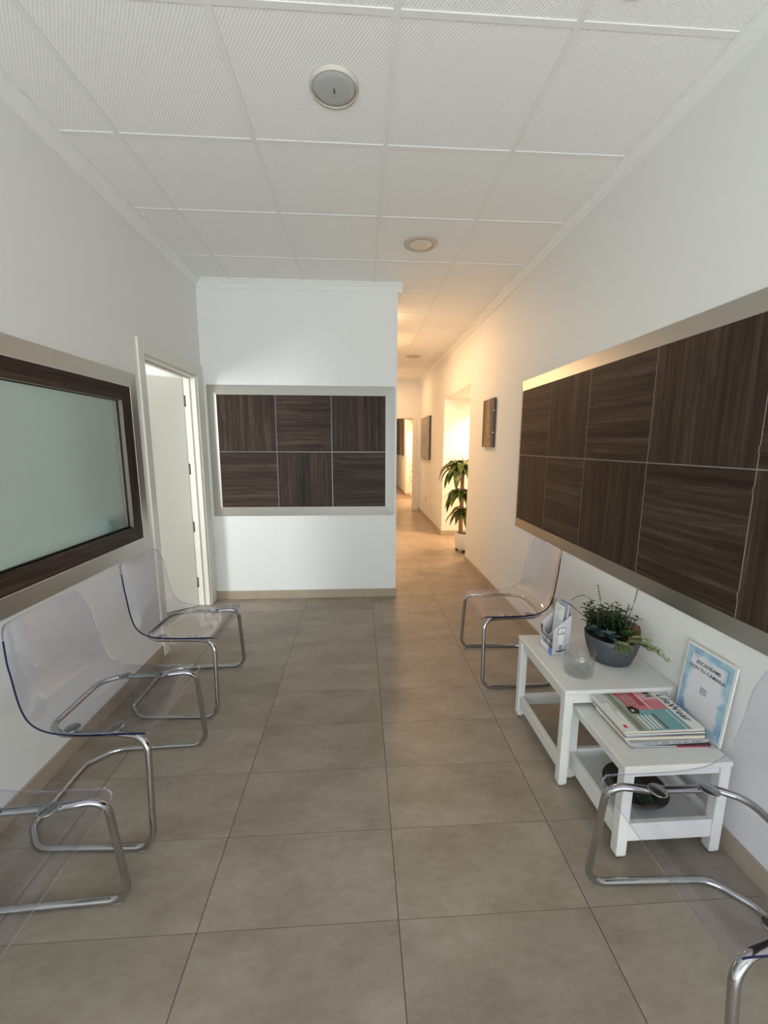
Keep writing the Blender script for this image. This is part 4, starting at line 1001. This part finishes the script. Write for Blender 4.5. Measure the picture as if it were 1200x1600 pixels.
# long flower stalks
def bez(P, n=14):
    P = [Vector(p) for p in P]
    return [(1-t)**2*P[0] + 2*t*(1-t)*P[1] + t*t*P[2] for t in [i/n for i in range(n+1)]]
for tip, mid, root in ((pp(-0.075, 0.02, 0.225), pp(-0.055, 0.02, 0.13), pp(-0.035, 0.02, 0.05)),
                       (pp(0.082, 0.03, 0.240), pp(0.075, 0.03, 0.15), pp(0.045, 0.03, 0.05)),
                       (pp(-0.175, -0.02, 0.150), pp(-0.105, 0.0, 0.225), pp(-0.06, 0.0, 0.08)),
                       (pp(-0.185, -0.03, 0.130), pp(-0.15, -0.02, 0.10), pp(-0.10, 0.0, 0.06)),
                       (pp(0.055, 0.03, 0.155), pp(0.05, 0.03, 0.11), pp(0.04, 0.03, 0.06)),
                       (pp(-0.012, 0.03, 0.145), pp(-0.01, 0.03, 0.11), pp(0.0, 0.03, 0.06))):
    pth = [clampx(q) for q in bez([root, mid, tip])]
    s1 = MB().tube(pth, [0.0016]*8+[0.0012]*7, 5)
    for q in range(9, 15):
        for a in (0, 2.1, 4.2):
            o_ = Vector((math.cos(a+q), math.sin(a+q), 0.3))*0.003
            c_ = pth[q]+o_
            s1.ball(c_, 0.0024, 0.0024, 0.0026, 6, 4, 1 if q > 8 else 0)
    link('flower_stalk', s1, ['stem', 'bud'], pl)
def rosette(name, c, R_, n, mat, lift=0.5, wd=0.42):
    w = MB()
    for k in range(n):
        a = k*2.39996; t = k/n; r_ = R_*(1-0.62*t)
        w.leaf(c+Zv*0.012*t, (math.cos(a), math.sin(a), lift*0.35+1.1*t), r_, r_*wd, 0.25, 4, 0.35, 0, 0.85)
    return link(name, w, mat, pl)
rosette('rosette', pp(-0.012, -0.085, 0.026), 0.062, 20, 'bluegreen')
rosette('rosette', pp(-0.075, -0.052, 0.030), 0.046, 22, 'bluegreen', 0.9, 0.26)
rosette('spiky_rosette', pp(0.066, -0.055, 0.040), 0.045, 26, 'leafmid', 1.2, 0.20)
rosette('spiky_rosette', pp(0.010, 0.0, 0.085), 0.045, 26, 'leafmid', 0.8, 0.22)
cc = pp(0.088, -0.005, 0.0); w = MB()
w.lathe([(0.020, rz_-0.004), (0.022, rz_+0.02), (0.022, rz_+0.055), (0.016, rz_+0.074), (0.0001, rz_+0.082)], cc.x, cc.y, 20)
for k in range(220):
    a = g.uniform(0, 2*PI); h_ = g.uniform(0.0, 0.075); r_ = 0.021 if h_ < 0.055 else 0.016
    p = Vector((cc.x+r_*math.cos(a), cc.y+r_*math.sin(a), rz_+h_)); d = Vector((math.cos(a), math.sin(a), 0.5))
    w.leaf(p, d, 0.009, 0.0012, 0, 1, 0)
link('cactus', w, 'cactus', pl)
# variegated sprigs trailing over the near right rim
st, lv = MB(), MB()
trail = [(pp(0.02, -0.09, 0.01), pp(0.035, -0.125, 0.02), pp(0.025, -0.135, -0.018)), (pp(0.04, -0.085, 0.01), pp(0.06, -0.12, 0.03), pp(0.075, -0.128, 0.0)),
         (pp(0.06, -0.07, 0.01), pp(0.10, -0.11, 0.05), pp(0.145, -0.12, 0.02)), (pp(0.06, -0.07, 0.02), pp(0.12, -0.12, 0.06), pp(0.205, -0.165, 0.012)),
         (pp(0.07, -0.06, 0.02), pp(0.10, -0.09, 0.07), pp(0.14, -0.11, 0.055)), (pp(0.03, -0.09, 0.01), pp(0.04, -0.12, 0.03), pp(0.055, -0.138, -0.01)), (pp(0.075, -0.07, 0.02), pp(0.12, -0.12, 0.055), pp(0.17, -0.15, 0.04))]
for tr_ in trail:
    pth = [clampx(q) for q in bez(tr_, 16)]; st.tube(pth, 0.0013, 5)
    for q in range(2, 17):
        for k in range(3):
            a = q*1.1+k*2.1; o_ = Vector((math.cos(a), math.sin(a), 0.5))
            if pth[q].x+o_.x*0.014 > XR-0.01: continue
            lv.leaf(pth[q]+o_*0.005, o_, g.uniform(0.010, 0.015), g.uniform(0.011, 0.015), 0.3, 4, 0.25, 0, 0.7)
link('trailing_stems', st, 'stem', pl); link('variegated_leaves', lv, 'variegated', pl)

# ------------------------------------------------------------------ corn plant in the niche
qx, qy = 1.432, 5.36
cpn = thing('corn_plant', 'tall corn plant in a white pot on casters, in the bright opening', 'plant', (qx, qy, 0))
link('pot', MB().lathe([(0.0001, 0.045), (0.135, 0.045), (0.142, 0.052), (0.150, 0.262), (0.147, 0.265), (0.141, 0.262), (0.138, 0.225), (0.0001, 0.22)], qx, qy, 48), 'potwhite', cpn)
link('soil', MB().lathe([(0.0001, 0.238), (0.08, 0.236), (0.139, 0.230)], qx, qy, 32), 'soil', cpn)
for k in range(4):
    a = PI*0.86+k*PI/2; c_ = Vector((qx+0.118*math.cos(a), qy+0.118*math.sin(a), 0.020))
    w = MB().tube([c_+Vector((0,-0.012,0)), c_+Vector((0,0.012,0))], 0.020, 16); w.box(c_.x-0.009, c_.x+0.009, c_.y-0.015, c_.y+0.015, 0.03, 0.046)
    link('caster', w, 'black', cpn)
def trunk(pts, r0): link('trunk', MB().tube(pts, [r0*(1-0.15*i/(len(pts)-1)) for i in range(len(pts))], 14), 'bark', cpn)
t1x, t1y = qx-0.080, qy-0.03
trunk([(t1x, t1y, 0.22), (t1x-0.004, t1y, 0.45), (t1x+0.004, t1y, 0.75), (t1x, t1y, 1.06)], 0.030)
trunk([(qx+0.055, qy+0.03, 0.22), (qx+0.058, qy+0.03, 0.50), (qx+0.06, qy+0.03, 0.62)], 0.028)
def crown(c, n, L_, seed, up0, up1, droop):
    g = random.Random(seed); w = MB()
    for k in range(n):
        a = k*2.39996+g.uniform(-0.3, 0.3); t = k/n
        upz = up0+(up1-up0)*t; l_ = L_*g.uniform(0.75, 1.1)*(1-0.35*t)
        d = Vector((math.cos(a), math.sin(a), upz))
        endx = c[0]+d.x*l_*0.8; endy = c[1]+d.y*l_*0.8
        if endy < NY0+0.06: d.y = abs(d.y)*0.25
        if c[0]+d.x*l_*0.6 > R2+0.5: continue
        w.leaf((c[0]+d.x*0.02, c[1]+d.y*0.02, c[2]+0.05*t-0.02), d, l_, l_*0.30, droop*g.uniform(0.85, 1.25), 10, 0.22, 0, 0.62)
    link('foliage', w, 'corn', cpn)
crown((t1x, t1y, 1.12), 44, 0.47, 1, 0.35, 2.6, 2.6)
crown((t1x, t1y, 0.80), 20, 0.40, 2, 0.25, 1.2, 2.4)
crown((qx-0.01, qy, 0.55), 18, 0.38, 3, 0.35, 1.3, 2.2)
w = MB(); w.leaf((t1x+0.01, t1y, 0.62), (-0.7, -0.25, 0.3), 0.24, 0.05, 2.6, 8, 0.3); link('withered_leaf', w, 'bark', cpn)
w = MB().tube([(t1x-0.01, t1y, 1.06), (t1x-0.012, t1y, 1.22), (t1x-0.01, t1y, 1.335)], [0.007, 0.006, 0.003], 8); link('flower_spike', w, 'bark', cpn)

# thin leafy plant in the far niche
fx_, fy_ = 1.47, 11.05
fp_ = thing('potted_plant', 'thin dark leafy plant seen through the far opening at the corridor end', 'plant', (fx_, fy_, 0))
link('pot', MB().lathe([(0.0001, 0.0), (0.11, 0.0), (0.13, 0.26), (0.12, 0.26), (0.115, 0.24), (0.0001, 0.23)], fx_, fy_, 28), 'potwhite', fp_)
link('stem', MB().tube([(fx_, fy_, 0.23), (fx_-0.01, fy_, 0.7), (fx_, fy_, 1.15)], 0.010, 8), 'stem', fp_)
w = MB(); g = random.Random(9)
for k in range(38):
    a = k*2.4; zz = 0.35+0.80*k/38
    w.leaf((fx_, fy_, zz), (math.cos(a), math.sin(a)*0.7, g.uniform(0.1, 0.7)), g.uniform(0.16, 0.27), 0.035, 1.4, 6, 0.2)
link('foliage', w, 'leafdark', fp_)
